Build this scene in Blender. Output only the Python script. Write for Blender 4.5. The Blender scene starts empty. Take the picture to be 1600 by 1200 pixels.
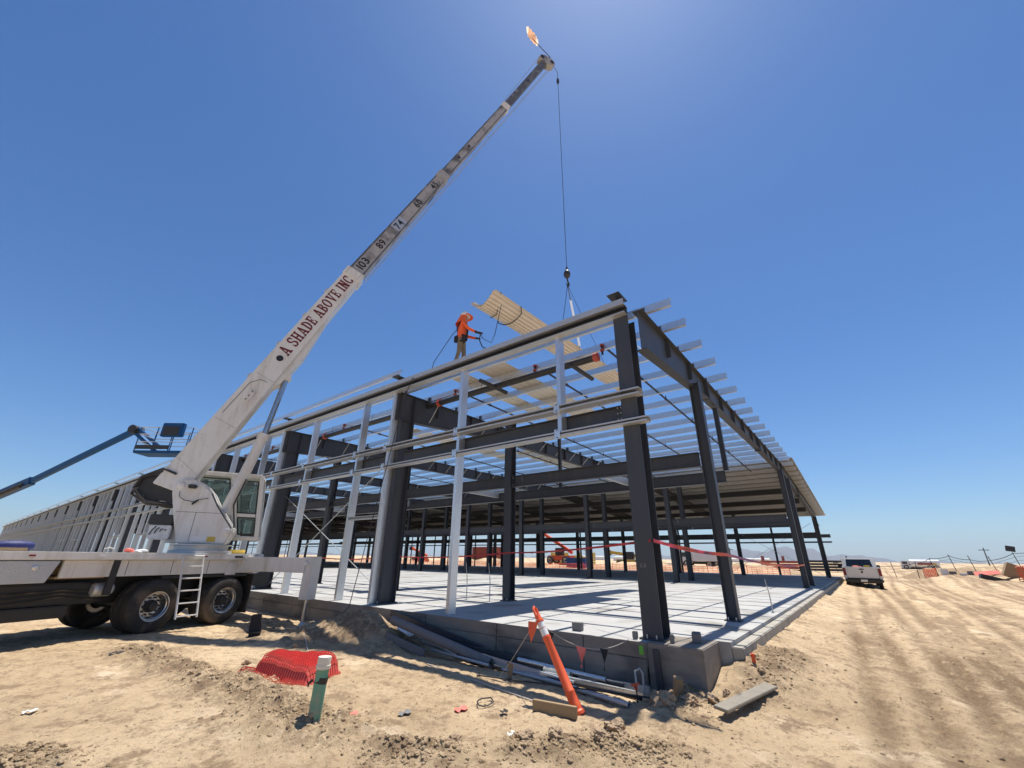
import bpy, bmesh, math, random
import numpy as np
from mathutils import Vector, Matrix
random.seed(7)
rng = np.random.default_rng(11)
SC = bpy.context.scene
COL = SC.collection
# ------------------------------------------------------------------ camera
cam_d = bpy.data.cameras.new('camera'); cam = bpy.data.objects.new('camera', cam_d); COL.objects.link(cam)
cam.matrix_world = Matrix(((0.61521646, -0.30992239, -0.724884, -7.02829),
                           (-0.78826942, -0.22802724, -0.57151982, -2.73176),
                           (0.01183349, 0.92301229, -0.38458845, 1.1), (0, 0, 0, 1)))
cam_d.sensor_width = 36; cam_d.lens = 14.625; cam_d.clip_start = .05; cam_d.clip_end = 40000
SC.camera = cam
# ------------------------------------------------------------------ sky, sun, exposure
SUN_EL, SUN_AZ = math.radians(74.3), math.radians(9)      # azimuth from +X towards +Y
world = bpy.data.worlds.new('World'); SC.world = world; world.use_nodes = True
wn = world.node_tree; wn.nodes.clear()
sky = wn.nodes.new('ShaderNodeTexSky'); sky.sky_type = 'NISHITA'; sky.sun_disc = False
sky.sun_elevation = SUN_EL; sky.sun_rotation = math.pi/2 - SUN_AZ
sky.air_density = 1.0; sky.dust_density = 0.55; sky.ozone_density = 2.2; sky.altitude = 400
wb = wn.nodes.new('ShaderNodeBackground'); wb.inputs['Strength'].default_value = .083
wo = wn.nodes.new('ShaderNodeOutputWorld')
hs = wn.nodes.new('ShaderNodeHueSaturation'); hs.inputs['Saturation'].default_value = 1.2
tn = wn.nodes.new('ShaderNodeMix'); tn.data_type = 'RGBA'; tn.blend_type = 'MULTIPLY'; tn.inputs[0].default_value = 1; tn.inputs[7].default_value = (.80, .97, 1.16, 1)
wn.links.new(sky.outputs[0], hs.inputs['Color']); wn.links.new(hs.outputs[0], tn.inputs[6]); wn.links.new(tn.outputs[2], wb.inputs[0]); wn.links.new(wb.outputs[0], wo.inputs[0])
sl = bpy.data.lights.new('sun', 'SUN'); sl.energy = 5.0; sl.angle = math.radians(.53); sl.color = (1, .955, .88)
sun = bpy.data.objects.new('sun', sl); COL.objects.link(sun)
sd = Vector((math.cos(SUN_EL)*math.cos(SUN_AZ), math.cos(SUN_EL)*math.sin(SUN_AZ), math.sin(SUN_EL)))
sun.rotation_euler = sd.to_track_quat('Z', 'Y').to_euler(); sun.location = (0, 0, 60)
SC.view_settings.view_transform = 'Standard'; SC.view_settings.look = 'None'
SC.view_settings.exposure = .38; SC.view_settings.gamma = 1; SC.view_settings.use_curve_mapping = False
SC.render.engine = 'CYCLES'

# ------------------------------------------------------------------ helpers
WL = {}                                             # world origin of every object built
def V(*a): return Vector(a[0] if len(a) == 1 else a)
def tag(o, label=None, cat=None, group=None, kind=None):
    if label: o['label'] = label
    if cat: o['category'] = cat
    if group: o['group'] = group
    if kind: o['kind'] = kind
    return o
def thing(name, loc, label, cat, group=None):
    o = bpy.data.objects.new(name, None); COL.objects.link(o); o.location = loc; o.empty_display_size = .2
    WL[o] = V(loc); return tag(o, label, cat, group)
def link(name, me, parent=None, loc=(0, 0, 0)):     # loc is in world space
    o = bpy.data.objects.new(name, me); COL.objects.link(o)
    if parent is not None:
        o.parent = parent; o.location = V(loc) - WL[parent]
    else: o.location = loc
    WL[o] = V(loc); return o
def frame(d, up=(0, 0, 1)):                         # columns x=d, y, z
    x = V(d).normalized(); u = V(up)
    if abs(x.dot(u)) > .98: u = V(1, 0, 0)
    y = u.cross(x).normalized(); z = x.cross(y)
    return x, y, z
class MB:
    def __init__(s): s.v = []; s.f = []
    def add(s, vs, fs):
        n = len(s.v); s.v += [tuple(p) for p in vs]; s.f += [tuple(i+n for i in f) for f in fs]; return s
    def box(s, c, size, x=(1, 0, 0), y=(0, 1, 0), z=None):
        c = V(c); x = V(x).normalized(); y = V(y).normalized(); z = V(z).normalized() if z else x.cross(y)
        a, b, h = x*size[0]/2, y*size[1]/2, z*size[2]/2
        return s.add([c-a-b-h, c+a-b-h, c+a+b-h, c-a+b-h, c-a-b+h, c+a-b+h, c+a+b+h, c-a+b+h],
                     [(0, 3, 2, 1), (4, 5, 6, 7), (0, 1, 5, 4), (1, 2, 6, 5), (2, 3, 7, 6), (3, 0, 4, 7)])
    def mm(s, x0, x1, y0, y1, z0, z1):
        return s.box(((x0+x1)/2, (y0+y1)/2, (z0+z1)/2), (x1-x0, y1-y0, z1-z0))
    def prism(s, poly, o, x, y, depth):             # poly in (x,y) plane at o, extruded along depth vector
        o, x, y, d = V(o), V(x), V(y), V(depth); n = len(poly)
        A = [o+x*p[0]+y*p[1] for p in poly]; B = [p+d for p in A]
        fs = [(i, (i+1) % n, (i+1) % n+n, i+n) for i in range(n)]
        ar = sum(poly[i][0]*poly[(i+1) % n][1]-poly[(i+1) % n][0]*poly[i][1] for i in range(n))
        flip = (x.cross(y).dot(d) > 0) == (ar > 0)
        if flip: fs += [tuple(range(n))[::-1], tuple(range(n, 2*n))]
        else: fs = [f[::-1] for f in fs] + [tuple(range(n)), tuple(range(n, 2*n))[::-1]]
        return s.add(A+B, fs)
    def cyl(s, p0, p1, r0, r1=None, n=12, cap=True):
        return s.tube([p0, p1], [r0, r0 if r1 is None else r1], n, cap)
    def tube(s, pts, r, n=8, cap=True):
        pts = [V(p) for p in pts]; m = len(pts)
        rs = r if isinstance(r, (list, tuple)) else [r]*m
        vs = []; ref = None
        for i, p in enumerate(pts):
            d = (pts[min(i+1, m-1)]-pts[max(i-1, 0)])
            if d.length < 1e-9: d = V(0, 0, 1)
            d.normalize()
            if ref is None: ref = V(0, 0, 1) if abs(d.z) < .9 else V(1, 0, 0)
            a = (ref - d*ref.dot(d)).normalized(); ref = a; b = d.cross(a)
            vs += [p+(a*math.cos(2*math.pi*k/n)+b*math.sin(2*math.pi*k/n))*rs[i] for k in range(n)]
        fs = [(i*n+k, i*n+(k+1) % n, (i+1)*n+(k+1) % n, (i+1)*n+k) for i in range(m-1) for k in range(n)]
        if cap: fs += [tuple(range(n))[::-1], tuple(range((m-1)*n, m*n))]
        return s.add(vs, fs)
    def lathe(s, prof, o, axis, n=24, closed=False):  # prof list of (r, h)
        x, y, z = frame(axis); o = V(o); m = len(prof)
        vs = [o+x*h+(y*math.cos(2*math.pi*k/n)+z*math.sin(2*math.pi*k/n))*r for r, h in prof for k in range(n)]
        fs = [(i*n+k, (i+1)*n+k, (i+1)*n+(k+1) % n, i*n+(k+1) % n) for i in range(m-1) for k in range(n)]
        if not closed: fs += [tuple(range(n)), tuple(range((m-1)*n, m*n))[::-1]]
        return s.add(vs, fs)
    def blob(s, c, r, jit=.25, sub=0, rnd=random):
        t = (1+5**.5)/2
        vs = [V(p).normalized() for p in [(-1, t, 0), (1, t, 0), (-1, -t, 0), (1, -t, 0), (0, -1, t), (0, 1, t), (0, -1, -t), (0, 1, -t), (t, 0, -1), (t, 0, 1), (-t, 0, -1), (-t, 0, 1)]]
        fs = [(0, 11, 5), (0, 5, 1), (0, 1, 7), (0, 7, 10), (0, 10, 11), (1, 5, 9), (5, 11, 4), (11, 10, 2), (10, 7, 6), (7, 1, 8), (3, 9, 4), (3, 4, 2), (3, 2, 6), (3, 6, 8), (3, 8, 9), (4, 9, 5), (2, 4, 11), (6, 2, 10), (8, 6, 7), (9, 8, 1)]
        for _ in range(sub):
            mid = {}; nf = []
            def md(a, b):
                k = (min(a, b), max(a, b))
                if k not in mid: vs.append((vs[a]+vs[b]).normalized()); mid[k] = len(vs)-1
                return mid[k]
            for a, b, c2 in fs:
                ab, bc, ca = md(a, b), md(b, c2), md(c2, a); nf += [(a, ab, ca), (b, bc, ab), (c2, ca, bc), (ab, bc, ca)]
            fs = nf
        r = r if hasattr(r, '__len__') else (r, r, r)
        return s.add([V(c)+V(p.x*r[0], p.y*r[1], p.z*r[2])*(1+rnd.uniform(-jit, jit)) for p in vs], fs)
    def mesh(s, name, mat=None, smooth=False, org=(0, 0, 0), bevel=0):
        me = bpy.data.meshes.new(name); o = V(org)
        me.from_pydata([(p[0]-o.x, p[1]-o.y, p[2]-o.z) for p in s.v], [], s.f)
        if bevel:
            bm = bmesh.new(); bm.from_mesh(me)
            es = [e for e in bm.edges if len(e.link_faces) == 2 and e.calc_face_angle(0) > .5]
            bmesh.ops.bevel(bm, geom=es, offset=bevel, segments=2, affect='EDGES', clamp_overlap=True)
            bm.to_mesh(me); bm.free()
        if mat:
            me.materials.append(mat)
        if smooth:
            me.polygons.foreach_set('use_smooth', [True]*len(me.polygons))
            me.set_sharp_from_angle(angle=math.radians(35))
        me.update(); return me
    def build(s, name, mat, parent=None, smooth=False, bevel=0, loc=None):  # verts in world space
        if loc is None: loc = WL[parent] if parent is not None else (V(s.v[0]) if s.v else V(0, 0, 0))
        return link(name, s.mesh(name, mat, smooth, loc, bevel), parent, loc)
def lerp(a, b, t): return a+(b-a)*t
def sag(p, q, s, n=16):
    p, q = V(p), V(q)
    return [p.lerp(q, t/n)+V(0, 0, -4*s*(t/n)*(1-t/n)) for t in range(n+1)]

# ------------------------------------------------------------------ materials
def mat(name, c, rough=.6, metal=0., c2=None, scale=3., amt=.5, bump=0., bscale=40., spec=.5, detail=6, stretch=None, c3=None, s3=.6):
    m = bpy.data.materials.new(name); m.use_nodes = True; nt = m.node_tree; N = nt.nodes; L = nt.links
    b = N['Principled BSDF']; b.inputs['Roughness'].default_value = rough; b.inputs['Metallic'].default_value = metal
    b.inputs['Specular IOR Level'].default_value = spec; b.inputs['Base Color'].default_value = (*c, 1)
    if c2 or bump:
        g = N.new('ShaderNodeNewGeometry'); pos = g.outputs['Position']
        if stretch:
            mp = N.new('ShaderNodeMapping'); mp.inputs['Scale'].default_value = stretch; L.new(pos, mp.inputs[0]); pos = mp.outputs[0]
    if c2:
        t = N.new('ShaderNodeTexNoise'); t.inputs['Scale'].default_value = scale; t.inputs['Detail'].default_value = detail; t.inputs['Roughness'].default_value = .65
        L.new(pos, t.inputs['Vector'])
        r = N.new('ShaderNodeValToRGB'); r.color_ramp.elements[0].position = .5-amt*.5; r.color_ramp.elements[1].position = .5+amt*.5
        r.color_ramp.elements[0].color = (*c, 1); r.color_ramp.elements[1].color = (*c2, 1); L.new(t.outputs['Fac'], r.inputs[0])
        out = r.outputs[0]
        if c3:
            t3 = N.new('ShaderNodeTexNoise'); t3.inputs['Scale'].default_value = s3; t3.inputs['Detail'].default_value = 5; L.new(pos, t3.inputs['Vector'])
            r3 = N.new('ShaderNodeValToRGB'); r3.color_ramp.elements[0].position = .52; r3.color_ramp.elements[1].position = .68
            L.new(t3.outputs['Fac'], r3.inputs[0]); mx = N.new('ShaderNodeMix'); mx.data_type = 'RGBA'
            L.new(r3.outputs[0], mx.inputs[0]); L.new(out, mx.inputs[6]); mx.inputs[7].default_value = (*c3, 1); out = mx.outputs[2]
        L.new(out, b.inputs['Base Color'])
    if bump:
        t2 = N.new('ShaderNodeTexNoise'); t2.inputs['Scale'].default_value = bscale; t2.inputs['Detail'].default_value = 5; L.new(pos, t2.inputs['Vector'])
        bp = N.new('ShaderNodeBump'); bp.inputs['Strength'].default_value = bump; bp.inputs['Distance'].default_value = .02
        L.new(t2.outputs['Fac'], bp.inputs['Height']); L.new(bp.outputs[0], b.inputs['Normal'])
    return m
M = {}
M['galv'] = mat('galvanised_steel', (.62, .64, .66), .36, .8, (.80, .82, .84), 14, .7, .04, 30)
M['galvdull'] = mat('dull_galvanised_steel', (.44, .455, .46), .5, .55, (.56, .57, .575), 9, .7, .05, 30)
M['cream'] = mat('cream_roof_sheet', (.60, .57, .50), .5, 0, (.68, .65, .58), 1.5, .6)
M['roofsheet'] = mat('grey_roof_sheet', (.27, .26, .235), .45, 0, (.33, .32, .29), 1.5, .6)
M['sheetribs'] = mat('tan_roof_sheet', (.60, .50, .38), .5, 0, (.70, .60, .47), 4, .6)
M['slab'] = mat('slab_concrete', (.36, .355, .335), .8, 0, (.47, .46, .435), .6, .5, .1, 25, c3=(.27, .25, .22), s3=.7)
M['fnd'] = mat('formed_concrete', (.21, .18, .148), .88, 0, (.31, .27, .225), 2.2, .6, .25, 30, stretch=(1, 1, 2.5), c3=(.15, .13, .11), s3=1.4)
M['kerb'] = mat('dusty_concrete', (.33, .30, .245), .9, 0, (.44, .405, .34), 3, .6, .25, 30, c3=(.27, .25, .22), s3=2.2)
M['pipe'] = mat('black_pipe', (.012, .012, .013), .45, 0, (.035, .033, .033), 8, .6)
M['red'] = mat('red_coupling', (.42, .06, .035), .5, 0, (.5, .1, .06), 20, .6)
def grimy(name, c, dirt, rough, spots):
    m = mat(name, c, rough, 0, tuple(x*.9 for x in c), 1.4, .6, .03, 18); nt = m.node_tree; N, L = nt.nodes, nt.links; b = N['Principled BSDF']
    src = b.inputs['Base Color'].links[0].from_socket; g = N.new('ShaderNodeNewGeometry')
    for sc, stretch, lo, hi, col, amt in ((2.2, (1.6, 1.6, .22), .50, .74, dirt, .75), (26, (1, 1, 1), .64, .70, spots, .8), (7, (1, 1, .5), .60, .72, tuple(x*.8 for x in dirt), .55)):
        mp = N.new('ShaderNodeMapping'); mp.inputs['Scale'].default_value = stretch; L.new(g.outputs['Position'], mp.inputs[0])
        t = N.new('ShaderNodeTexNoise'); t.inputs['Scale'].default_value = sc; t.inputs['Detail'].default_value = 7; t.inputs['Roughness'].default_value = .7; L.new(mp.outputs[0], t.inputs['Vector'])
        r = N.new('ShaderNodeValToRGB'); r.color_ramp.elements[0].position = lo; r.color_ramp.elements[1].position = hi; r.color_ramp.elements[1].color = (amt, amt, amt, 1); L.new(t.outputs['Fac'], r.inputs[0])
        mx = N.new('ShaderNodeMix'); mx.data_type = 'RGBA'; L.new(r.outputs[0], mx.inputs[0]); L.new(src, mx.inputs[6]); mx.inputs[7].default_value = (*col, 1); src = mx.outputs[2]
    L.new(src, b.inputs['Base Color']); return m
M['white'] = grimy('crane_white_paint', (.70, .68, .64), (.42, .36, .28), .45, (.12, .09, .07))
M['steel'] = grimy('primer_grey_steel', (.045, .051, .064), (.078, .073, .07), .5, (.13, .12, .11))
M['greyboom'] = mat('worn_grey_boom', (.42, .40, .38), .55, .1, (.28, .27, .26), 5, .5, .04, 25, c3=(.10, .095, .09), s3=1.6)
M['darkboom'] = mat('greased_dark_boom', (.07, .07, .072), .5, .2, (.14, .135, .13), 6, .5, .04, 25, c3=(.26, .25, .24), s3=2.5)
M['black'] = mat('black_paint', (.015, .015, .016), .5, 0, (.03, .028, .026), 6, .6)
M['rubber'] = mat('tyre_rubber', (.02, .019, .018), .85, 0, (.045, .039, .032), 5, .6, .15, 60, c3=(.11, .085, .06), s3=2.5)
M['alu'] = mat('polished_aluminium', (.75, .74, .72), .28, .95, (.62, .60, .57), 12, .6)
M['plate'] = mat('diamond_plate', (.62, .62, .61), .35, .9, (.5, .5, .49), 3, .6, .5, 70)
M['rod'] = mat('chromed_rod', (.45, .47, .5), .25, .9, (.36, .38, .41), 3, .5)
M['blue'] = mat('lift_blue_paint', (.005, .055, .17), .5, 0, (.008, .075, .21), 2, .6, spec=.25)
M['orange'] = mat('safety_orange', (.80, .10, .02), .5, 0, (.72, .12, .04), 6, .6)
M['hiviz'] = mat('orange_cloth', (.85, .13, .03), .8, 0, (.75, .11, .03), 9, .6, .3, 30)
M['netred'] = mat('red_plastic_net', (.84, .15, .11), .5, 0, (.9, .22, .17), 9, .6)
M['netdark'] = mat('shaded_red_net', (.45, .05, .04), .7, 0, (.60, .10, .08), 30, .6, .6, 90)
M['refl'] = mat('white_band', (.72, .72, .70), .4)
M['rope'] = mat('pale_rope', (.5, .46, .4), .9)
M['wire'] = mat('dark_wire', (.03, .03, .032), .6)
M['cloth_dark'] = mat('dark_cloth', (.02, .018, .02), .8)
M['khaki'] = mat('khaki_cloth', (.17, .13, .085), .9, 0, (.22, .17, .11), 9, .6)
M['skin'] = mat('skin', (.35, .19, .12), .6)
M['wood'] = mat('weathered_timber', (.28, .19, .10), .85, 0, (.38, .27, .15), 6, .6, .25, 40, stretch=(1, 6, 6))
M['greywood'] = mat('grey_plank', (.20, .175, .135), .9, 0, (.30, .265, .21), 7, .6, .3, 40)
M['greenpvc'] = mat('green_pvc', (.10, .29, .19), .5, 0, (.14, .33, .23), 6, .6, .05, 30, c3=(.24, .30, .21), s3=7)
M['capwhite'] = mat('cream_pvc', (.72, .67, .55), .5, 0, (.64, .59, .47), 9, .6)
M['text_red'] = mat('maroon_lettering', (.13, .012, .01), .5)
M['text_black'] = mat('black_lettering', (.012, .012, .012), .5)
M['yellow'] = mat('yellow_paint', (.62, .44, .05), .5, 0, (.5, .34, .06), 3, .6)
M['blockg'] = mat('grey_block', (.16, .155, .15), .9, 0, (.22, .21, .2), 9, .6, .3, 40)
M['clod'] = mat('dirt_clod', (.27, .185, .115), .95, 0, (.42, .305, .19), 14, .6, .5, 30)
M['tape'] = mat('red_danger_tape', (.50, .03, .03), .45)
M['pickup'] = mat('white_car_paint', (.80, .79, .77), .3, 0, (.72, .70, .66), 2, .5)
M['tail'] = mat('red_lens', (.22, .008, .008), .2)
M['darkred'] = mat('rust_red_container', (.25, .05, .03), .7, 0, (.32, .08, .05), 2, .6)
M['bluebox'] = mat('blue_container', (.03, .10, .30), .6)
def glassmat():
    m = bpy.data.materials.new('tinted_glass'); m.use_nodes = True; b = m.node_tree.nodes['Principled BSDF']
    b.inputs['Base Color'].default_value = (.55, .66, .62, 1); b.inputs['Roughness'].default_value = .03
    b.inputs['Transmission Weight'].default_value = .9; b.inputs['IOR'].default_value = 1.1; b.inputs['Specular IOR Level'].default_value = .8
    return m
M['glass'] = glassmat()
def clothmat(name, c):
    m = bpy.data.materials.new(name); m.use_nodes = True; nt = m.node_tree; nt.nodes.remove(nt.nodes['Principled BSDF'])
    a, t, x = nt.nodes.new('ShaderNodeBsdfDiffuse'), nt.nodes.new('ShaderNodeBsdfTranslucent'), nt.nodes.new('ShaderNodeMixShader')
    for q in (a, t): q.inputs['Color'].default_value = (*c, 1)
    nt.links.new(a.outputs[0], x.inputs[1]); nt.links.new(t.outputs[0], x.inputs[2]); nt.links.new(x.outputs[0], nt.nodes['Material Output'].inputs[0]); return m
M['flagcloth'] = clothmat('orange_flag_cloth', (.95, .72, .55))
M['darkglass'] = mat('dark_window', (.01, .012, .014), .05, 0, spec=.8)

# ------------------------------------------------------------------ ground
def hsh(ix, iy, seed):
    h = (ix.astype(np.int64)*374761393 + iy.astype(np.int64)*668265263 + seed*974711) & 0x7fffffff
    h = ((h ^ (h >> 13))*1274126177) & 0x7fffffff
    return ((h ^ (h >> 16)) & 0xffff)/65535.
def vnoise(x, y, seed=0):
    ix, iy = np.floor(x), np.floor(y); fx, fy = x-ix, y-iy
    u, v = fx*fx*fx*(fx*(fx*6-15)+10), fy*fy*fy*(fy*(fy*6-15)+10)
    a, b, c, d = hsh(ix, iy, seed), hsh(ix+1, iy, seed), hsh(ix, iy+1, seed), hsh(ix+1, iy+1, seed)
    return (a*(1-u)+b*u)*(1-v)+(c*(1-u)+d*u)*v - .5
def fbm(x, y, s, o=4, seed=0):
    t = 0; a = 1
    for i in range(o):
        ca, sa = math.cos(i*1.1), math.sin(i*1.1)
        t = t+a*vnoise((x*ca-y*sa)*s, (x*sa+y*ca)*s, seed+i); s *= 2.03; a *= .5
    return t
def ss(a, b, x): t = np.clip((x-a)/(b-a), 0, 1); return t*t*(3-2*t)
RUTS = [(-2.6, 1.0, .0), (-5.6, 1., 1.7), (-8.2, 1., 2.4), (-3.7, 1., .9), (-4.15, .8, .4), (-4.9, .9, 1.0), (-6.3, 1., .2), (-7.2, .8, 1.3), (-9.4, 1., .6), (-3.4, .6, 2.), (-11.6, 1., .4)]
CL_LINES = [((-4.46, 7.66), (-4.15, 4.8), .28), ((-4.15, 4.8), (-4.2, 2.8), .34), ((-4.2, 2.8), (-4.1, 1.6), .33), ((-4.1, 1.0), (-3.75, .45), .2),
            ((-3.3, .12), (-2.75, -.55), .22), ((-2.75, -.55), (-2.5, -.95), .2), ((-1.3, -.55), (-.6, -.62), .3), ((-.3, -1.15), (1.6, -1.5), .3), ((-6.1, 3.1), (-5.9, 2.8), .2), ((-1.8, 6.6), (-1.0, 5.0), .6), ((-2.2, 7.6), (-1.4, 9.5), .5)]
def seg_d(x, y, a, b):
    ax, ay = a; bx, by = b; dx, dy = bx-ax, by-ay
    t = np.clip(((x-ax)*dx+(y-ay)*dy)/(dx*dx+dy*dy), 0, 1)
    return np.hypot(x-ax-t*dx, y-ay-t*dy)
def clodmask(x, y):
    m = np.zeros_like(x)
    wob = fbm(x, y, 2.2, 3, 40)*.5
    for a, b, w in CL_LINES: m = np.maximum(m, np.exp(-np.maximum(seg_d(x, y, a, b)+wob*w*2-.0, 0)**2/(w*w)))
    return m
def rutmask(x, y):
    m = np.zeros_like(x)
    side = ss(-1.5, -2.4, y)*ss(-4, 0, x)
    for c, w, ph in RUTS:
        yc = c + .035*(x-4) * (1 if ph < 1 else -.6) + .14*np.sin(x*.11+ph*2)
        for o in (-.25, .25) if w > .9 else (0,):
            m = np.maximum(m, np.exp(-((y-yc-o*w)/.14)**2))
    st_ = fbm(x*.18, y*2.4, 1.0, 4, 95)               # drag marks along the track
    m = np.maximum(m*(.75+.8*fbm(x, y, .5, 3, 90)), ss(.16, .36, st_)*.5)
    return np.clip(m, 0, 1)*side
def gheight(x, y, fine=True):
    x = np.asarray(x, float); y = np.asarray(y, float)
    r = np.hypot(x+7, y+2.7)
    z = -.5 + .06*fbm(x, y, .35, 3, 1)*ss(1, 4, r)
    # bank of soil against the gable edge of the slab
    z = z + .31*np.exp(-np.maximum(-1.05-y, 0)/1.3)*ss(-.55, .8, x)*ss(-.2, -1.0, y)
    # soil pile by the long foundation
    mx, my = x+1.0, y-5.85
    z = z + .46*np.exp(-((mx/.55)**2+(my/.8)**2)) + .22*np.exp(-(((x+1.5)/.7)**2+((y-6.9)/.6)**2))
    z = z - .10*np.exp(-((x+.75)/.4)**2)*ss(5.2, 4.2, y)*ss(-1.2, 0, y)
    z = z - .07*np.exp(-(((x+2.0)/.8)**2+((y-8.6)/1.2)**2))
    cm = clodmask(x, y)
    z = z + cm*(.075+.11*np.abs(fbm(x, y, 4, 4, 20))+.05*fbm(x, y, 11, 2, 22))
    rm = rutmask(x, y)
    z = z - .06*rm + .03*fbm(x, y, 3, 3, 33)*ss(-1.5, -3, y)
    tread = np.maximum(np.sin((x+1.2*np.abs(((y*2.1) % 1)-.5))*2*math.pi/.26), -.2)
    z = z + .028*tread*ss(.35, .75, rm)*ss(16, 6, x)
    # far berms
    bm1 = ss(38, 46, x)*ss(75, 58, x)*ss(-5.0, -9, y)*ss(-60, -30, y)
    z = z + bm1*(.95+1.5*fbm(x, y, .16, 5, 5))
    bm2 = ss(44, 52, x)*ss(75, 60, x)*ss(2, 8, y)
    z = z + bm2*(.6+1.4*fbm(x, y, .2, 5, 6))
    if fine:
        k = ss(60, 10, r)
        z = z + k*(.022*fbm(x, y, 1.6, 3, 7) + .026*np.abs(fbm(x, y, 6., 3, 8))*1.2 + .014*fbm(x, y, 14, 2, 9))
    return z
def axis_coords(lo, a, b, hi, st, grow=1.045):
    c = list(np.arange(a, b, st)); s = st; p = c[-1]
    while p < hi: s *= grow; p += s; c.append(p)
    s = st; p = a; pre = []
    while p > lo: s *= grow; p -= s; pre.append(p)
    return np.array(pre[::-1]+c)
xs = axis_coords(-900, -6.6, 3.2, 9000, .034); ys = axis_coords(-5000, -5.2, 8.2, 9000, .036)
GX, GY = np.meshgrid(xs, ys); GZ = gheight(GX, GY)
nx, ny = len(xs), len(ys)
idx = np.arange(nx*ny).reshape(ny, nx)
quads = np.stack([idx[:-1, :-1], idx[:-1, 1:], idx[1:, 1:], idx[1:, :-1]], -1).reshape(-1, 4)
def gz(x, y):                                        # height of the built sheet
    i = min(max(int(np.searchsorted(xs, x))-1, 0), nx-2); j = min(max(int(np.searchsorted(ys, y))-1, 0), ny-2)
    u = (x-xs[i])/(xs[i+1]-xs[i]); v = (y-ys[j])/(ys[j+1]-ys[j])
    return float((GZ[j, i]*(1-u)+GZ[j, i+1]*u)*(1-v)+(GZ[j+1, i]*(1-u)+GZ[j+1, i+1]*u)*v)
gme = bpy.data.meshes.new('ground'); gme.vertices.add(nx*ny)
gme.vertices.foreach_set('co', np.stack([GX, GY, GZ], -1).ravel())
gme.loops.add(quads.size); gme.loops.foreach_set('vertex_index', quads.ravel().astype(np.int32))
gme.polygons.add(len(quads)); gme.polygons.foreach_set('loop_start', np.arange(0, quads.size, 4, dtype=np.int32))
gme.polygons.foreach_set('use_smooth', np.ones(len(quads), dtype=bool))
gme.update(calc_edges=True)
at = gme.attributes.new('churned', 'FLOAT', 'POINT')
far_soil = ss(38, 46, GX)*ss(75, 58, GX)
at2 = gme.attributes.new('track', 'FLOAT', 'POINT'); at2.data.foreach_set('value', rutmask(GX, GY).ravel())
at.data.foreach_set('value', np.clip(np.maximum(clodmask(GX, GY)*.9, rutmask(GX, GY)*.9)+1.0*far_soil*ss(-.35, .3, fbm(GX, GY, .3, 4, 60)), 0, 1).ravel())
def ground_mat():
    m = bpy.data.materials.new('desert_soil'); m.use_nodes = True; nt = m.node_tree; N = nt.nodes; L = nt.links
    b = N['Principled BSDF']; b.inputs['Roughness'].default_value = .95; b.inputs['Specular IOR Level'].default_value = .15
    g = N.new('ShaderNodeNewGeometry')
    def noise(s, d=8, r=.6):
        t = N.new('ShaderNodeTexNoise'); t.inputs['Scale'].default_value = s; t.inputs['Detail'].default_value = d; t.inputs['Roughness'].default_value = r
        L.new(g.outputs['Position'], t.inputs['Vector']); return t.outputs['Fac']
    def ramp(f, p0, p1, c0=(0, 0, 0), c1=(1, 1, 1)):
        r = N.new('ShaderNodeValToRGB'); e = r.color_ramp.elements; e[0].position = p0; e[1].position = p1; e[0].color = (*c0, 1); e[1].color = (*c1, 1)
        L.new(f, r.inputs[0]); return r.outputs[0]
    def mix(f, a, bb):
        mx = N.new('ShaderNodeMix'); mx.data_type = 'RGBA'
        for s, v in ((0, f), (6, a), (7, bb)):
            if isinstance(v, tuple): mx.inputs[s].default_value = (*v, 1)
            elif isinstance(v, float): mx.inputs[s].default_value = v
            else: L.new(v, mx.inputs[s])
        return mx.outputs[2]
    c = ramp(noise(.55, 10, .68), .38, .64, (.55, .40, .24), (.74, .56, .355))
    c = mix(ramp(noise(4.5, 8, .7), .53, .66), c, (.44, .315, .195))
    c = mix(ramp(noise(34, 6, .75), .58, .68), c, (.27, .185, .11))
    c = mix(ramp(noise(110, 3, .7), .60, .70), c, (.28, .195, .12))
    c = mix(ramp(noise(1.3, 6), .58, .72), c, (.80, .63, .43))
    c = mix(ramp(noise(1.9, 13, .8), .515, .585), c, (.37, .26, .16))
    c = mix(ramp(noise(12, 9, .78), .56, .63), c, (.27, .185, .112))
    a = N.new('ShaderNodeAttribute'); a.attribute_name = 'churned'
    mm = N.new('ShaderNodeMath'); mm.operation = 'MULTIPLY'; L.new(a.outputs['Fac'], mm.inputs[0]); L.new(ramp(noise(6, 9, .78), .40, .53), mm.inputs[1])
    c = mix(mm.outputs[0], c, (.235, .16, .097))
    a2 = N.new('ShaderNodeAttribute'); a2.attribute_name = 'track'; m2 = N.new('ShaderNodeMath'); m2.operation = 'MULTIPLY'; L.new(a2.outputs['Fac'], m2.inputs[0]); L.new(ramp(noise(2.5, 9, .75), .40, .52, (.2, .2, .2), (.9, .9, .9)), m2.inputs[1])
    c = mix(m2.outputs[0], c, (.25, .17, .10))
    L.new(c, b.inputs['Base Color'])
    n1 = noise(9, 10, .8); n2 = noise(90, 4, .7)
    ad = N.new('ShaderNodeMath'); ad.operation = 'MULTIPLY_ADD'; L.new(n2, ad.inputs[0]); ad.inputs[1].default_value = .35; L.new(n1, ad.inputs[2])
    bp = N.new('ShaderNodeBump'); bp.inputs['Strength'].default_value = .95; bp.inputs['Distance'].default_value = .05
    L.new(ad.outputs[0], bp.inputs['Height']); L.new(bp.outputs[0], b.inputs['Normal'])
    return m
M['soil'] = ground_mat(); gme.materials.append(M['soil'])
ground = bpy.data.objects.new('ground', gme); COL.objects.link(ground); ground['kind'] = 'structure'

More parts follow.
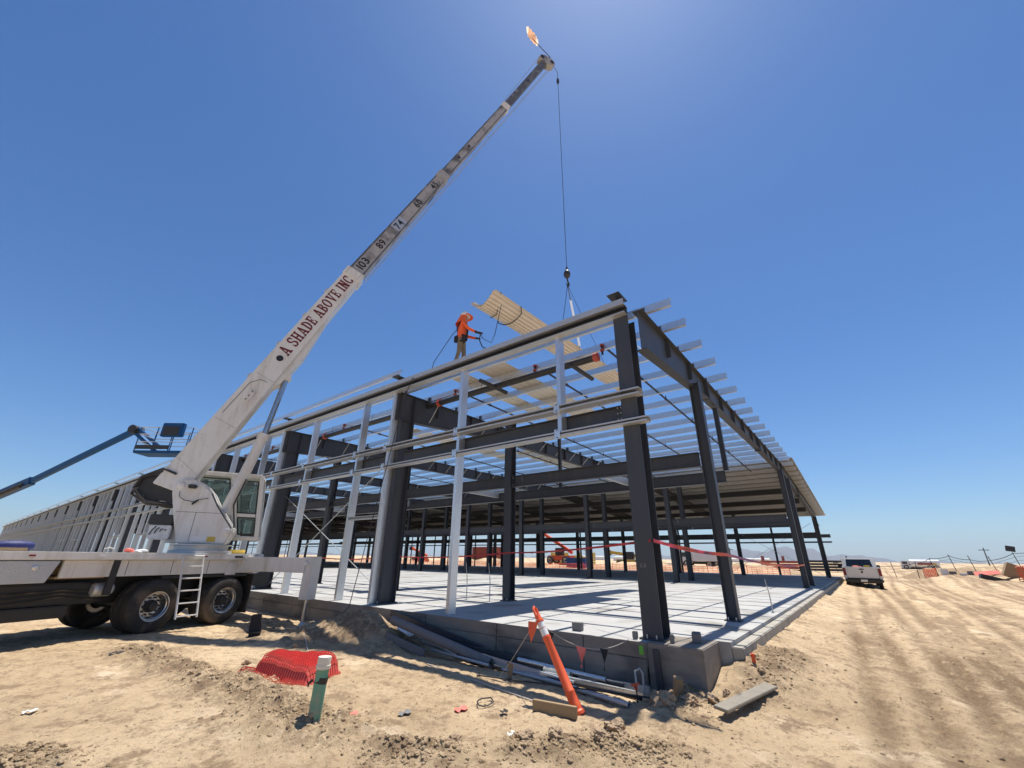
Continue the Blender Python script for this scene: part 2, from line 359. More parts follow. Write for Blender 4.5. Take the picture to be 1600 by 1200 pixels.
# ------------------------------------------------------------------ concrete floor and foundation
YL, XR = 137.0, 37.6                                  # length of the shed, its width
floor = MB().mm(-.40, XR, .0, YL, -.30, 0).mm(.44, XR, -.93, 0, -.95, 0).build('concrete_floor', M['slab'], None); floor['kind'] = 'structure'
fw = MB()                                            # foundation wall in cast lengths, a hair's gap between them
y = -.77; k = 0
lens = [1.0, 1.75, 1.9, 2.2, 2.4]
def piece(x0, x1, y0, y1, z0, z1, name, mt, bev=.012): return MB().mm(x0, x1, y0, y1, z0, z1).build(name, mt, floor, bevel=bev)
piece(-.40, .44, -.77, -.004, -.95, .001, 'corner_block', M['fnd'])
y = .004
while y < 60:
    L_ = lens[k % 5]; piece(-.44, -.402, y, y+L_-.012, -.95, -.2, 'wall_panel', M['fnd'], .006)
    piece(-.432, -.402, y, y+L_-.012, -.193, .002, 'wall_panel', M['fnd'], .006); y += L_; k += 1
piece(-.44, -.402, y, YL, -.95, .002, 'wall_panel', M['fnd'], .006)
x = .444; k = 0
while x < XR:
    L_ = min(9.3, XR-x); piece(x, x+L_-.006, -1.09, -.934, -.7, -.055, 'kerb_section', M['kerb'], .012); x += 9.3
piece(XR+.002, XR+.25, -1.0, YL, -.6, .0, 'kerb_section', M['kerb'])

# ------------------------------------------------------------------ steel building
bld = thing('steel_building', (0, 0, 0), 'half-built steel frame shed with open purlins on a concrete slab', 'building')
def rt(x): return 5.55+.012*x if x < 18.5 else 5.772-(x-18.5)*.064      # top of rafters
CACHE = {}
def isec(h, w, tf=.014, tw=.009):
    return [(-w/2, -h/2), (w/2, -h/2), (w/2, -h/2+tf), (tw/2, -h/2+tf), (tw/2, h/2-tf), (w/2, h/2-tf), (w/2, h/2), (-w/2, h/2), (-w/2, h/2-tf), (-tw/2, h/2-tf), (-tw/2, -h/2+tf), (-w/2, -h/2+tf)]
def csec(h, w, t=.006, lip=.022):                     # web at x=0, open towards +x
    return [(0, -h/2), (w, -h/2), (w, -h/2+lip), (w-t, -h/2+lip), (w-t, -h/2+t), (t, -h/2+t), (t, h/2-t), (w-t, h/2-t), (w-t, h/2-lip), (w, h/2-lip), (w, h/2), (0, h/2)]
def zsec(h, w, t=.006):
    return [(-w, -h/2), (t, -h/2), (t, h/2-t), (w, h/2-t), (w, h/2), (0, h/2), (0, -h/2+t), (-w, -h/2+t)]
def bar(name, poly, o, x, y, d, mt, parent=bld):       # shared mesh for equal sections
    o = V(o); key = (tuple(map(tuple, poly)), tuple(x), tuple(y), tuple(round(c, 3) for c in d), mt.name)
    if key not in CACHE: CACHE[key] = MB().prism(poly, (0, 0, 0), x, y, d).mesh(name, mt)
    return link(name, CACHE[key], parent, o)
EX, EY, EZ = (1, 0, 0), (0, 1, 0), (0, 0, 1)
BAY = 6.85
frames = [-.0+BAY*k+.1 for k in range(20)]            # Y of the main frames
frames[0] = -.18
def column(x, yy, z1, h, w, flange_x=True, plate=True):
    a, b = (EY, EX) if flange_x else (EX, EY)
    c = bar('column', isec(h, w, .016, .011), (x, yy, .012), a, b, (0, 0, z1-.012), M['steel'])
    if plate:
        px, py = (h, w) if flange_x else (w, h)
        MB().mm(x-px/2-.05, x+px/2+.05, yy-py/2-.04, yy+py/2+.04, .001, .025).build('base_plate', M['steel'], c)
        if (x-0)**2+yy**2 < 200:
            for sx in (-1, 1):
                for sy in (-1, 1): MB().cyl((x+sx*(px/2+.03), yy+sy*.07, .02), (x+sx*(px/2+.03), yy+sy*.07, .075), .012, n=6).build('anchor_bolt', M['galvdull'], c)
    return c
def rafter(yy, near):
    ps = [(-.14, 5.52, .84), (4.4, rt(4.4), .52), (12, rt(12), .46), (18.5, rt(18.5), .50), (25, rt(25), .46), (32.6, rt(32.6), .52), (36.85, rt(36.85), .80)]
    top = [(x_, rt(x_)) for x_, _, _ in ps]; bot = [(x_, rt(x_)-h) for x_, _, h in ps]
    m = MB(); n = len(ps)
    for i in range(n-1):
        m.prism([top[i], bot[i], bot[i+1], top[i+1]], (0, yy-.005, 0), EX, EZ, (0, .01, 0))
        for (a, b), dz in (((top[i], top[i+1]), -.014), ((bot[i], bot[i+1]), -.014)):
            m.prism([a, b, (b[0], b[1]+dz), (a[0], a[1]+dz)], (0, yy-.1, 0), EX, EZ, (0, .2, 0))
    r = m.build('rafter', M['steel'], bld, loc=(0, yy, 0))
    for x_ in (4.4, 12, 18.5, 25):                    # splice plates
        h = .5; MB().mm(x_-.02, x_+.02, yy-.11, yy+.11, rt(x_)-h-.05, rt(x_)-.015).build('splice_plate', M['steel'], r)
    if near:
        for x_ in PURL[1:15:1 if near > 1 else 2]:
            if abs(x_-4.4) < .1: continue
            zb = rt(x_)-(.8-.065*min(x_, 4.4)) + .03
            for sgn in ((1, -1) if near > 1 else (1,)):
                MB().cyl((x_, yy+sgn*.09, zb+.02), (x_, yy+sgn*.62, rt(x_)+.02), .012, n=4).build('fly_brace', M['galvdull'], r)
        for x_ in np.arange(1.4, 18, 1.55):
            MB().mm(x_-.006, x_+.006, yy-.09, yy-.006, rt(x_)-.44, rt(x_)-.016).build('stiffener', M['steel'], r)
    return r
PURL = [.14]+[1.05+1.2*k for k in range(15)]+[19.1+1.2*k for k in range(16)]
for i, yy in enumerate(frames):
    near = 2 if 0 < i < 5 else (1 if i == 0 else 0)
    if i == 0: column(.0, -.02, 5.5, .34, .30)
    else: column(.22, yy, 5.5, .46, .26, True, i < 6)
    column(36.9, yy, rt(36.9)-.02, .36, .24, True, i < 3)
    rafter(-.36 if i == 0 else yy, near)
    # bracket on the column head
    m = MB().prism([(-.32, 0), (.12, 0), (.12, .016), (-.30, .016)], (-.02, (.02 if i == 0 else yy)-.12, 5.985), EX, EZ, (0, .26, 0))
    m.prism([(-.2, 0), (.1, 0), (.1, -.2), (.0, -.2)], (-.02, (.02 if i == 0 else yy)-.006, 5.985), EX, EZ, (0, .012, 0)); m.build('eave_bracket', M['black'], bld)
# gable and inner columns, lower girders
IY = [5.2+5.05*k for k in range(12)]
for x_ in (3.0, 17.1, 19.6, 33.6):
    column(x_, -.45, rt(x_)-.53, .22, .20, False)
    for j, yy in enumerate(IY): column(x_, yy, (5.1 if x_ < 18 else rt(x_)-.1), .26, .24, True, j < 3)
for x_, z0, h in ((3.0, 3.2, .33), (5.1, 3.12, .30), (17.1, 2.92, .42), (19.6, 2.92, .42), (33.6, 2.92, .42)):
    yy = -.30 if x_ != 5.1 else -.36
    while yy < 62:
        bar('girder', isec(h, .18), (x_, yy, z0), EX, EZ, (0, 5.04, 0), M['steel']); yy += 5.05
for j in range(10):
    yy = .05+5.05*j
    bar('cross_channel', csec(.2, .08), (3.1, yy+2.2, 3.2), (0, 1, 0), EZ, (1.9, 0, 0), M['galvdull'])
    bar('cross_channel', csec(.2, .08), (17.2, yy+1.2, 3.0), (0, 1, 0), EZ, (2.3, 0, 0), M['galvdull'])
bar('hanger_post', isec(.12, .1), (5.1, -.40, 3.28), EX, EY, (0, 0, 1.75), M['steel'])
bar('hanger_post', isec(.10, .08), (5.1, 4.7, 3.28), EX, EY, (0, 0, 2.1), M['steel'])
for x_ in (22.5, 26.0, 29.5): bar('girder', isec(.3, .18), (x_, -.3, rt(x_)-.62), EX, EZ, (0, 62, 0), M['black'])
# far wall
for z_, h in ((3.02, .26), (2.55, .12)): bar('girt', csec(h, .09), (37.15, -1.0, z_), EX, EZ, (0, YL, 0), M['steel'])
for j in range(34): bar('post', csec(.16, .07), (37.12, 2.0+4.0*j if j % 2 else 3.1+4.0*j, 0), EX, EY, (0, 0, 4.3), M['steel'])
# connection plates, clips and bolts on the nearer steel
for j, yy in enumerate(IY[:4]):
    for sgn in (-1, 1):
        MB().mm(2.9, 3.1, yy+sgn*.145-.008, yy+sgn*.145+.008, 3.02, 3.38).build('end_plate', M['steel'], bld)
        for dx in (-.06, .06):
            for dz in (-.1, .1): MB().cyl((3+dx, yy+sgn*.145-.03*1, 3.2+dz), (3+dx, yy+sgn*.145+.03, 3.2+dz), .014, n=6).build('bolt', M['galvdull'], bld)
for yy in (-.36, frames[1], frames[2]):
    for x_ in PURL[:16]: MB().mm(x_-.012, x_-.004, yy-.06, yy+.06, rt(x_)+.001, rt(x_)+.17).build('purlin_clip', M['steel'], bld)
for yy in [1.38, 4.22]+[frames[k]+o for k in (1, 2) for o in (.02, 1.5, 4.55)]:
    for zz in (3.86, 3.33):
        MB().mm(-.318, -.312, yy-.02, yy+.11, zz-.10, zz+.09).build('girt_clip', M['galv'], bld)
        for dz in (-.075, .07): MB().cyl((-.33, yy+.045, zz+dz), (-.311, yy+.045, zz+dz), .011, n=6).build('bolt', M['black'], bld)
for zz in (3.47, 3.58, 3.69): 
    for dy in (.19, .25): MB().cyl((-.075, dy, zz), (-.05+.16, dy, zz), .012, n=6).build('bolt', M['galvdull'], bld)
# purlins
zp = zsec(.2, .075)
for x_ in PURL:
    y0 = -.93; zc = rt(x_)+.1
    for Lp in (7.95, 13.75, 13.75, 13.75, 13.75, YL-62):
        jz = random.uniform(-.004, .004)
        bar('purlin', zp, (x_+random.uniform(-.015, .015), y0, zc+jz), EX, EZ, (0, Lp+.12, 0), M['galv']); y0 += Lp
lab = MB().mm(.216, .218, -.86, -.70, 5.60, 5.70).build('sticker', M['refl'], bld)
# eave strut along the long wall, raised eave purlin on the brackets
y0 = -.16
for k in range(20):
    Ls = BAY if k else BAY+.2
    es = bar('eave_strut', csec(.15, .12, .008, .03), (-.13, y0, 5.615), (-1, 0, 0), EZ, (0, Ls-.01, 0), M['steel']); y0 += Ls
    for zz, hh in ((5.70, .125), (5.515, .022)):
        key = ('trim', round(Ls, 3), zz)
        if key not in CACHE: CACHE[key] = MB().prism([(-.30, 0), (-.11, 0), (-.11, .012), (-.292, .012), (-.292, hh), (-.30, hh)], (0, 0, 0), EX, EZ, (0, Ls-.01, 0)).mesh('trim_angle', M['galvdull'])
        link('trim_angle', CACHE[key], es, (0, y0-Ls, zz))
    if k >= 1: bar('eave_purlin', zsec(.18, .07), (-.26, y0-Ls-.1, 6.10), EX, EZ, (0, Ls, 0), M['galv'])
# wall girts and door header
y0 = -.28
for k in range(20):
    bar('girt', csec(.12, .2, .006, .03), (-.12, y0, 3.86), (-1, 0, 0), EZ, (0, BAY+.02, 0), M['galvdull'])
    bar('girt', csec(.09, .18, .006, .03), (-.12, y0-.08, 3.33), (-1, 0, 0), EZ, (0, BAY, 0), M['galvdull'])
    if k < 3: bar('door_header', isec(.30, .18), (.02, y0+.42, 3.58), EX, EZ, (0, BAY-.45, 0), M['steel'])
    y0 += BAY
# posts of the long wall
def wpost(yy, z0, z1, m='galv'): return bar('post', csec(.2, .09, .006, .03), (-.11, yy, z0), (0, 1, 0), (-1, 0, 0), (0, 0, z1-z0), M[m])
wpost(1.38, 3.4, 5.52); wpost(4.22, .003, 5.52)
for k in range(1, 20):
    yb = frames[k]; wpost(yb+.02, .003, 5.52)
    for o in (1.50, 4.55) if k != 1 else (1.5, 4.5): wpost(yb+o, .003, 5.52, 'galv')
    if k > 2: wpost(yb+2.9, .003, 5.52)
    if k in (1, 4, 5, 7, 8): bar('jamb_rail', csec(.09, .1), (-.1, yb+.1, 2.05), (-1, 0, 0), EZ, (0, 1.4 if k == 1 else 2.9, 0), M['galvdull'])
# rod bracing
for a, b in (((.36, 6.95, .06), (.36, 13.8, 3.1)), ((.36, 6.95, 4.1), (.36, 13.8, .1)), ((36.7, .1, .1), (36.7, 6.8, 4)), ((36.7, .1, 4), (36.7, 6.8, .1)), ((36.7, 27.5, 4), (36.7, 34, .1)), ((36.7, 27.5, .1), (36.7, 34, 4))):
    MB().cyl(a, b, .013, n=6).build('brace_rod', M['galvdull'], bld)
# roof sheets over the far half
def ribbed(w, nr, hr=.035, L=1.0, rise=0, th=0):
    prof = []
    for k in range(nr):
        c = (k+.5)*w/nr; q = w/nr
        prof += [(c-q*.5, 0), (c-q*.22, 0), (c-q*.12, hr), (c+q*.12, hr), (c+q*.22, 0)]
    prof.append((w, 0)); return prof
prof = ribbed(.915, 3)
m = MB(); n = len(prof)
xa, xb = 18.35, 38.6
za, zb = .215+5.772, .215+5.772-(xb-18.5)*.064
m.add([(xa, p[0], za+p[1]) for p in prof]+[(xb, p[0], zb+p[1]) for p in prof], [(i, i+1, n+i+1, n+i) for i in range(n-1)])
rsm = m.mesh('roof_sheet', M['roofsheet'])
for k in range(150): link('roof_sheet', rsm, bld, (random.uniform(-.03, .03), -1.0+.915*k, 0))
m = MB(); m.add([(.0, p[0], .215+rt(0)+p[1]) for p in prof]+[(18.3, p[0], .215+rt(18.3)+p[1]) for p in prof], [(i, i+1, n+i+1, n+i) for i in range(n-1)])
rsn = m.mesh('roof_sheet', M['roofsheet'])
for k in range(110): link('roof_sheet', rsn, bld, (random.uniform(-.03, .03), 36+.915*k, 0))

# ------------------------------------------------------------------ lettering
def text_mb(txt, h, o, x, y, depth=.004):            # built-in font, one MB per character
    out = []; o, x, y = V(o), V(x).normalized(), V(y).normalized(); z = x.cross(y); pen = 0
    for ch in txt:
        cu = bpy.data.curves.new('t', 'FONT'); cu.body = ch; cu.size = 1; cu.offset = .018; cu.extrude = .5; cu.resolution_u = 4
        ob = bpy.data.objects.new('t', cu); me = ob.to_mesh()
        if len(me.vertices):
            xs_ = [v.co.x for v in me.vertices]; w = max(xs_)-min(xs_); x0 = min(xs_)
            m = MB(); m.add([o+x*((v.co.x-x0+pen)*h/.72)+y*(v.co.y*h/.72)+z*((v.co.z+.5)*depth) for v in me.vertices], [tuple(p.vertices) for p in me.polygons]); out.append(m)
            pen += w+.10
        ob.to_mesh_clear(); bpy.data.objects.remove(ob); bpy.data.curves.remove(cu)
    return out, pen*h/.72
def serif_letter(ch):                                 # slab-serif capitals as 2-D polygons, height 1; returns polys, width
    P = []; R = lambda x0, x1, y0, y1: P.append([(x0, y0), (x1, y0), (x1, y1), (x0, y1)])
    T, t, sh = .21, .11, .12
    def ring(cx, cy, rx, ry, tx, ty, a0, a1, n=14):
        for i in range(n):
            A, B = math.radians(lerp(a0, a1, i/n)), math.radians(lerp(a0, a1, (i+1)/n))
            P.append([(cx+(rx-tx)*math.cos(A), cy+(ry-ty)*math.sin(A)), (cx+rx*math.cos(A), cy+ry*math.sin(A)), (cx+rx*math.cos(B), cy+ry*math.sin(B)), (cx+(rx-tx)*math.cos(B), cy+(ry-ty)*math.sin(B))])
    def stem(x): R(x, x+T, 0, 1); R(x-.08, x+T+.08, 0, sh); R(x-.08, x+T+.08, 1-sh, 1)
    if ch == 'I': stem(.08); w = .37
    elif ch == 'H': stem(.08); stem(.53); R(.25, .56, .44, .57); w = .82
    elif ch == 'N': stem(.08); stem(.56); P.append([(.08, 1), (.33, 1), (.77, 0), (.52, 0)]); w = .85
    elif ch == 'E': stem(.08); R(.1, .66, 0, sh); R(.1, .66, 1-sh, 1); R(.2, .5, .44, .56); R(.55, .66, 0, .32); R(.55, .66, .68, 1); R(.42, .5, .33, .67); w = .68
    elif ch == 'D': stem(.08); ring(.28, .5, .46, .5, .22, .12, -90, 90); w = .76
    elif ch == 'B': stem(.08); ring(.28, .74, .36, .26, .2, .11, -90, 90, 10); ring(.28, .28, .42, .28, .21, .11, -90, 90, 10); w = .72
    elif ch == 'O': ring(.4, .5, .4, .52, .22, .12, 0, 360, 24); w = .8
    elif ch == 'C': ring(.4, .5, .4, .52, .22, .12, 38, 322, 20); R(.62, .74, .62, 1); R(.62, .74, 0, .3); w = .76
    elif ch == 'S': ring(.34, .74, .32, .28, .2, .12, 20, 270, 14); ring(.34, .27, .34, .29, .21, .12, -160, 90, 14); R(.54, .64, .66, 1); R(.02, .12, 0, .34); w = .7
    elif ch == 'A': P += [[(.36, 1), (.5, 1), (.24, 0), (.1, 0)], [(.36, 1), (.56, 1), (.84, 0), (.58, 0)]]; R(.25, .62, .26, .37); R(0, .34, 0, sh); R(.48, .92, 0, sh); w = .9
    elif ch == 'V': P += [[(.08, 1), (.34, 1), (.56, 0), (.40, 0)], [(.66, 1), (.80, 1), (.54, 0), (.42, 0)]]; R(0, .42, 1-sh, 1); R(.58, .9, 1-sh, 1); w = .88
    else: w = .35
    return P, w

# ------------------------------------------------------------------ truck crane
q0 = V(-2.21, 10.15, 0); cd = V(.951, .309, 0); cp_ = V(.309, -.951, 0)
def cp(s, off, z): return q0+cd*s+cp_*off+V(0, 0, z)
crane = thing('truck_crane', cp(-1, -1.25, -.5), 'white truck crane with raised lettered telescopic boom and outrigger beside the shed', 'crane truck')
def cbox(s0, s1, o0, o1, z0, z1, mb=None): return (mb or MB()).box(cp((s0+s1)/2, (o0+o1)/2, (z0+z1)/2), (s1-s0, abs(o1-o0), z1-z0), cd, cp_*-1)
deck = cbox(-9.6, .85, -2.5, 0, .955, 1.10).build('deck', M['white'], crane, bevel=.012)
cbox(-9.6, 1.25, -1.75, -.75, .12, .66).build('chassis', M['black'], crane, bevel=.01)
cbox(-3.42, .84, -.16, -.10, .64, .95).build('side_panel', M['white'], crane, bevel=.008)
cbox(-9.6, .84, -2.4, -2.34, .64, .95).build('side_panel', M['white'], crane, bevel=.008)
cbox(-2.62, -2.5, -.14, -.08, .3, .953, MB()).build('brace', M['black'], crane)
tb = MB().prism([(-5.6, .57), (-3.62, .57), (-3.50, .94), (-5.6, .94)], cp(0, -.6, 0), cd, EZ, cp_*.57).build('toolbox', M['plate'], crane, bevel=.01)
MB().lathe([(.045, 0), (.045, .012), (.03, .02)], cp(-3.83, -.03, .83), cp_, 14).build('latch', M['alu'], tb)
cbox(-5.0, -2.55, -.9, -.35, .16, .54).build('hydraulic_tank', M['black'], crane, bevel=.03)
cbox(-4.0, -3.0, -.75, -.3, -.06, .15).build('step_box', M['black'], crane, bevel=.02)
cbox(-3.44, -2.66, -.5, -.17, .62, .66).build('shelf', M['wood'], crane)
cbox(-1.05-.55, .55, -.35, -.11, .56, .62).build('fender', M['black'], crane, bevel=.01)
cbox(.66, .69, -.55, -.02, -.32, .6).build('mud_flap', M['rubber'], crane)
cbox(.66, .69, -2.45, -1.95, -.32, .6).build('mud_flap', M['rubber'], crane)
cbox(.7, 1.3, -1.8, -.2, .3, .6).build('rear_bumper', M['black'], crane, bevel=.02)
MB().lathe([(.0, .0), (.10, .02), (.13, .06), (.13, .32), (.09, .37), (0, .38)], cp(-2.75, -.3, .40), cd, 14).build('air_tank', M['galvdull'], crane, smooth=True)
for s_ in np.arange(-9.2, .6, 1.05): MB().box(cp(s_, .003, 1.03), (.09, .008, .03), cd, cp_).build('reflector', M['tail'] if int(s_*10) % 2 else M['refl'], crane)
for s_ in (-2.35, -1.45, -.6): MB().box(cp(s_, -.098, .8), (.008, .006, .28), cd, cp_).build('panel_seam', M['black'], crane)
for k in range(3): MB().tube([cp(-4.9, -.33+.02*k, .3+.07*k), cp(-4.0, -.3, .22+.08*k), cp(-3.2, -.3, .3+.06*k), cp(-2.5, -.34, .2+.08*k)], .014, 6).build('air_hose', M['rubber'], crane)
MB().box(cp(.9, -.12, .82), (.02, .12, .08), cd, cp_).build('tail_lamp', M['tail'], crane)
# wheels
def wheel_meshes():
    t = MB(); R_, W_ = .525, .28
    prof = [(.285, -W_/2+.01), (.33, -W_/2), (.43, -W_/2-.004), (.49, -W_/2+.02), (.518, -W_/2+.05), (R_, -W_/2+.07), (R_, -.05), (.508, -.045), (.508, -.03), (R_, -.025), (R_, .025), (.508, .03), (.508, .045), (R_, .05), (R_, W_/2-.07), (.518, W_/2-.05), (.49, W_/2-.02), (.43, W_/2+.004), (.33, W_/2), (.285, W_/2-.01)]
    t.lathe(prof, (0, 0, 0), (1, 0, 0), 40, True)
    r = MB(); prof = [(.284, -.12), (.27, -.1), (.262, .1), (.275, .135), (.292, .138), (.292, .122), (.25, .09), (.235, .03), (.215, -.02), (.205, -.03), (.12, -.03), (.115, .0)]
    r.lathe(prof, (0, 0, 0), (1, 0, 0), 32, True)
    hb = MB().lathe([(.13, -.05), (.125, .02), (.10, .05), (.085, .10), (.05, .115), (.0, .117)], (0, 0, 0), (1, 0, 0), 20)
    nuts = []
    for k in range(10):
        a = 2*math.pi*k/10; nuts.append(MB().cyl((-.03, .168*math.cos(a), .168*math.sin(a)), (.012, .168*math.cos(a), .168*math.sin(a)), .02, n=6))
    hole = []
    for k in range(10):
        a = 2*math.pi*(k+.5)/10; hole.append(MB().lathe([(.024, 0), (.024, .004)], (.022-.012, .222*math.cos(a), .222*math.sin(a)), (1, 0, 0), 10))
    return t.mesh('tyre', M['rubber'], True), r.mesh('rim', M['alu'], True), hb.mesh('hub', M['black'], True), [q.mesh('wheel_nut', M['black']) for q in nuts], [q.mesh('hand_hole', M['black']) for q in hole]
tyre_me, rim_me, hub_me, nut_me, hole_me = wheel_meshes()
def wheel(s, off, out, parent, zc=.025, sc=1., dirv=None, detail=True, base=None):
    ax = (cp_ if dirv is None else dirv)*out
    x, y, z = frame(ax); Rm = Matrix((x, y, z)).transposed().to_4x4()
    pos = cp(s, off, zc) if base is None else V(base)
    w = bpy.data.objects.new('wheel', tyre_me); COL.objects.link(w); w.parent = parent
    w.matrix_local = Matrix.Translation(pos-WL[parent]) @ Rm @ Matrix.Scale(sc, 4); WL[w] = pos
    for nm, me in [('rim', rim_me)]+([('hub', hub_me)]+[('wheel_nut', q) for q in nut_me]+[('hand_hole', q) for q in hole_me] if detail else [('hub', hub_me)]):
        c = bpy.data.objects.new(nm, me); COL.objects.link(c); c.parent = w
    return w
for s in (-1.62, 0.0):
    wheel(s, -.145, 1, crane); wheel(s, -.47, 1, crane, detail=False); wheel(s, -2.03, -1, crane, detail=False); wheel(s, -2.355, -1, crane, detail=False)
    MB().cyl(cp(s, -2.0, .025), cp(s, -.5, .025), .09, n=10).build('axle', M['black'], crane)
for s in (-6.6, -8.0): wheel(s, -.16, 1, crane); wheel(s, -2.34, -1, crane, detail=False)
# carrier cab, past the left edge of the view
MB().prism([(-11.4, .1), (-9.62, .1), (-9.62, 1.75), (-10.9, 1.75), (-11.4, 1.0)], cp(0, -2.45, 0), cd, EZ, cp_*1.3).build('driver_cab', M['white'], crane, bevel=.04)
cbox(-10.8, -9.9, -1.16, -1.13, 1.05, 1.6).build('cab_window', M['darkglass'], crane)
# ladder
ld = MB(); lt, lb = cp(-1.34, .03, 1.02), cp(-1.34, .33, -.24)
lad = MB().tube([lt+cd*0, lb], .022, 8).build('ladder', M['white'], crane)
MB().tube([lt+cd*.47, lb+cd*.47], .022, 8).build('rail', M['white'], lad)
for k in range(5):
    t = .16+.2*k; MB().box(lt.lerp(lb, t)+cd*.235, (.46, .05, .025), cd, (lb-lt).cross(cd)).build('rung', M['white'], lad)
MB().tube([cp(-1.34, 0, 1.0), cp(-1.34, .05, 1.04), cp(-.87, .05, 1.04), cp(-.87, 0, 1.0)], .018, 6).build('top_bar', M['white'], lad)
# outriggers
for side in (1, -1):
    o_in, o_out = (-.3, 2.0) if side > 0 else (-2.2, -4.4)
    ob_ = cbox(.36, .74, min(o_in, o_out), max(o_in, o_out), .68, 1.03).build('outrigger_beam', M['white'], crane, bevel=.012)
    oc = o_out+.06*side
    cbox(.40, .70, oc-.13, oc+.13, .08, 1.06).build('jack_sleeve', M['white'], ob_, bevel=.012)
    MB().cyl(cp(.55, oc, .1), cp(.55, oc, -.55), .045, n=14).build('jack_rod', M['rod'], ob_, smooth=True)
    MB().lathe([(.05, .2), (.07, .16), (.16, .03), (.24, .02), (.24, -.02), (0, -.03)], cp(.55, oc, -.60), EZ, 20).build('float_pad', M['galvdull'], ob_, smooth=True)
    cbox(.34, .36, oc-.1, oc+.02, .86, .93).build('warning_sticker', M['refl'], ob_)
cbox(.30, .86, -2.5, -.02, .645, .952).build('outrigger_box', M['white'], crane, bevel=.012)
cbox(-.02, .28, .001, .004, 1.0, 1.05).build('marker_plate', M['black'], crane)
MB().prism([(-.14, 0), (.14, 0), (.14, .2), (.08, .3), (-.08, .3), (-.14, .2)], cp(.02, -.095, .60), cd, EZ, cp_*.02).build('lifting_lug', M['white'], crane)
MB().tube([cp(-2.9, -.02, 1.10), cp(-2.9, -.02, 1.16), cp(-2.82, -.02, 1.19), cp(-2.74, -.02, 1.16), cp(-2.74, -.02, 1.10)], .012, 6).build('tie_down_ring', M['white'], crane)
# superstructure: b is the boom's heading, bl its right side
PV = V(-3.68, 10.99, 2.69); b_ = V(.8951, -.4459, 0); bl = V(-.4459, -.8951, 0); EL = math.radians(65.694)
ax_ = b_*math.cos(EL)+V(0, 0, math.sin(EL)); up_ = b_*-math.sin(EL)+V(0, 0, math.cos(EL))
def tp(u, l, z): return V(PV.x, PV.y, 0)+b_*u+bl*l+V(0, 0, z)
def bp_(a, p, l): return PV+ax_*a+up_*p+bl*l
MB().lathe([(.68, 0), (.68, .06), (.58, .07), (.58, .17), (.66, .18), (.66, .205)], tp(.88, 0, 1.101), EZ, 32).build('slewing_ring', M['galvdull'], crane, smooth=True)
tpoly = [(.38, 1.31), (1.40, 1.31), (1.54, 1.66), (1.05, 2.26), (.86, 2.56), (.66, 2.76), (.4, 2.88), (.12, 2.86), (-.02, 2.70), (-.0, 2.5), (.14, 2.04)]
tur = MB().prism(tpoly, tp(0, .10, 0), b_, EZ, bl*.28).build('turret', M['white'], crane, bevel=.035)
MB().prism(tpoly, tp(0, -.10, 0), b_, EZ, bl*-.28).build('side_plate', M['white'], tur, bevel=.035)
MB().prism([(.1, 1.33), (1.38, 1.32), (1.42, 1.6), (.8, 2.1), (.4, 2.0), (.1, 2.0)], tp(0, -.098, 0), b_, EZ, bl*.196).build('core', M['white'], tur)
for u, z in ((.14, 2.70), (1.38, 1.62)): MB().lathe([(.085, 0), (.085, .03), (.05, .045), (0, .045)], tp(u, .38, z), bl, 18).build('pivot_pin', M['white'], tur, smooth=True)
MB().box(tp(.40, .42, 2.68), (.17, .09, .2), b_, EZ).build('work_lamp', M['black'], tur, bevel=.015)
MB().tube([tp(.16, .40, 2.55), tp(.18, .43, 2.42), tp(.3, .43, 2.34), tp(.5, .42, 2.31), tp(.6, .42, 2.37), tp(.8, .42, 2.41)], .008, 6).build('hose', M['wire'], tur)
MB().tube([tp(.52, .42, 2.31), tp(.49, .43, 2.24), tp(.6, .43, 2.36)], .02, 6).build('grab_handle', M['black'], tur)
MB().box(tp(.82, .384, 1.43), (.30, .004, .12), b_, bl).build('notice_sticker', M['refl'], tur)
MB().box(tp(1.09, .384, 1.43), (.18, .004, .12), b_, bl).build('yellow_sticker', M['yellow'], tur)
for k in range(9): MB().cyl(tp(.44+.105*k, .379, 1.345), tp(.44+.105*k, .392, 1.345), .014, n=6).build('bolt', M['galvdull'], tur)
MB().tube([tp(.2, .3835, 2.06), tp(1.2, .3835, 2.06)], .004, 4).build('panel_seam', M['black'], tur)
MB().tube([tp(.62, .3835, 2.06), tp(.62, .3835, 1.36)], .004, 4).build('panel_seam', M['black'], tur)
MB().tube([tp(1.46, .37, 1.7), tp(1.02, .37, 2.25), tp(.84, .37, 2.54)], .016, 6).build('hose', M['black'], tur)
for l in (-.05, .06): MB().tube([tp(1.3, l+.2, 1.45), tp(1.5, l+.22, 1.75), tp(1.36, l+.18, 2.3), tp(1.5, l+.14, 3.0)], .014, 6).build('hose', M['black'], crane)
# machinery behind the turret
MB().box(tp(-.05, -.1, 1.86), (.48, .9, .24), b_, bl).build('oil_cooler', M['black'], crane, bevel=.02)
MB().box(tp(-.02, -.05, 1.57), (.44, .8, .32), b_, bl).build('valve_cover', M['white'], crane, bevel=.02)
for k in range(4): MB().tube([tp(-.2+.1*k, .36, 1.5+.04*k), tp(-.15+.08*k, .40, 1.62), tp(-.1+.07*k, .37, 1.7-.03*k)], .012, 5).build('hose', M['wire'], crane)
MB().cyl(tp(-.42, -.30, 2.62), tp(-.42, .12, 2.62), .22, n=20).build('winch_drum', M['black'], crane, smooth=True)
for l in (-.33, .11): MB().lathe([(.27, 0), (.27, .03)], tp(-.42, l, 2.62), bl, 18).build('winch_flange', M['black'], crane)
MB().prism([(-.75, 2.35), (.05, 2.30), (.05, 2.62), (-.35, 2.95), (-.78, 2.8)], tp(0, .145, 0), b_, EZ, bl*.03).build('winch_plate', M['black'], crane)
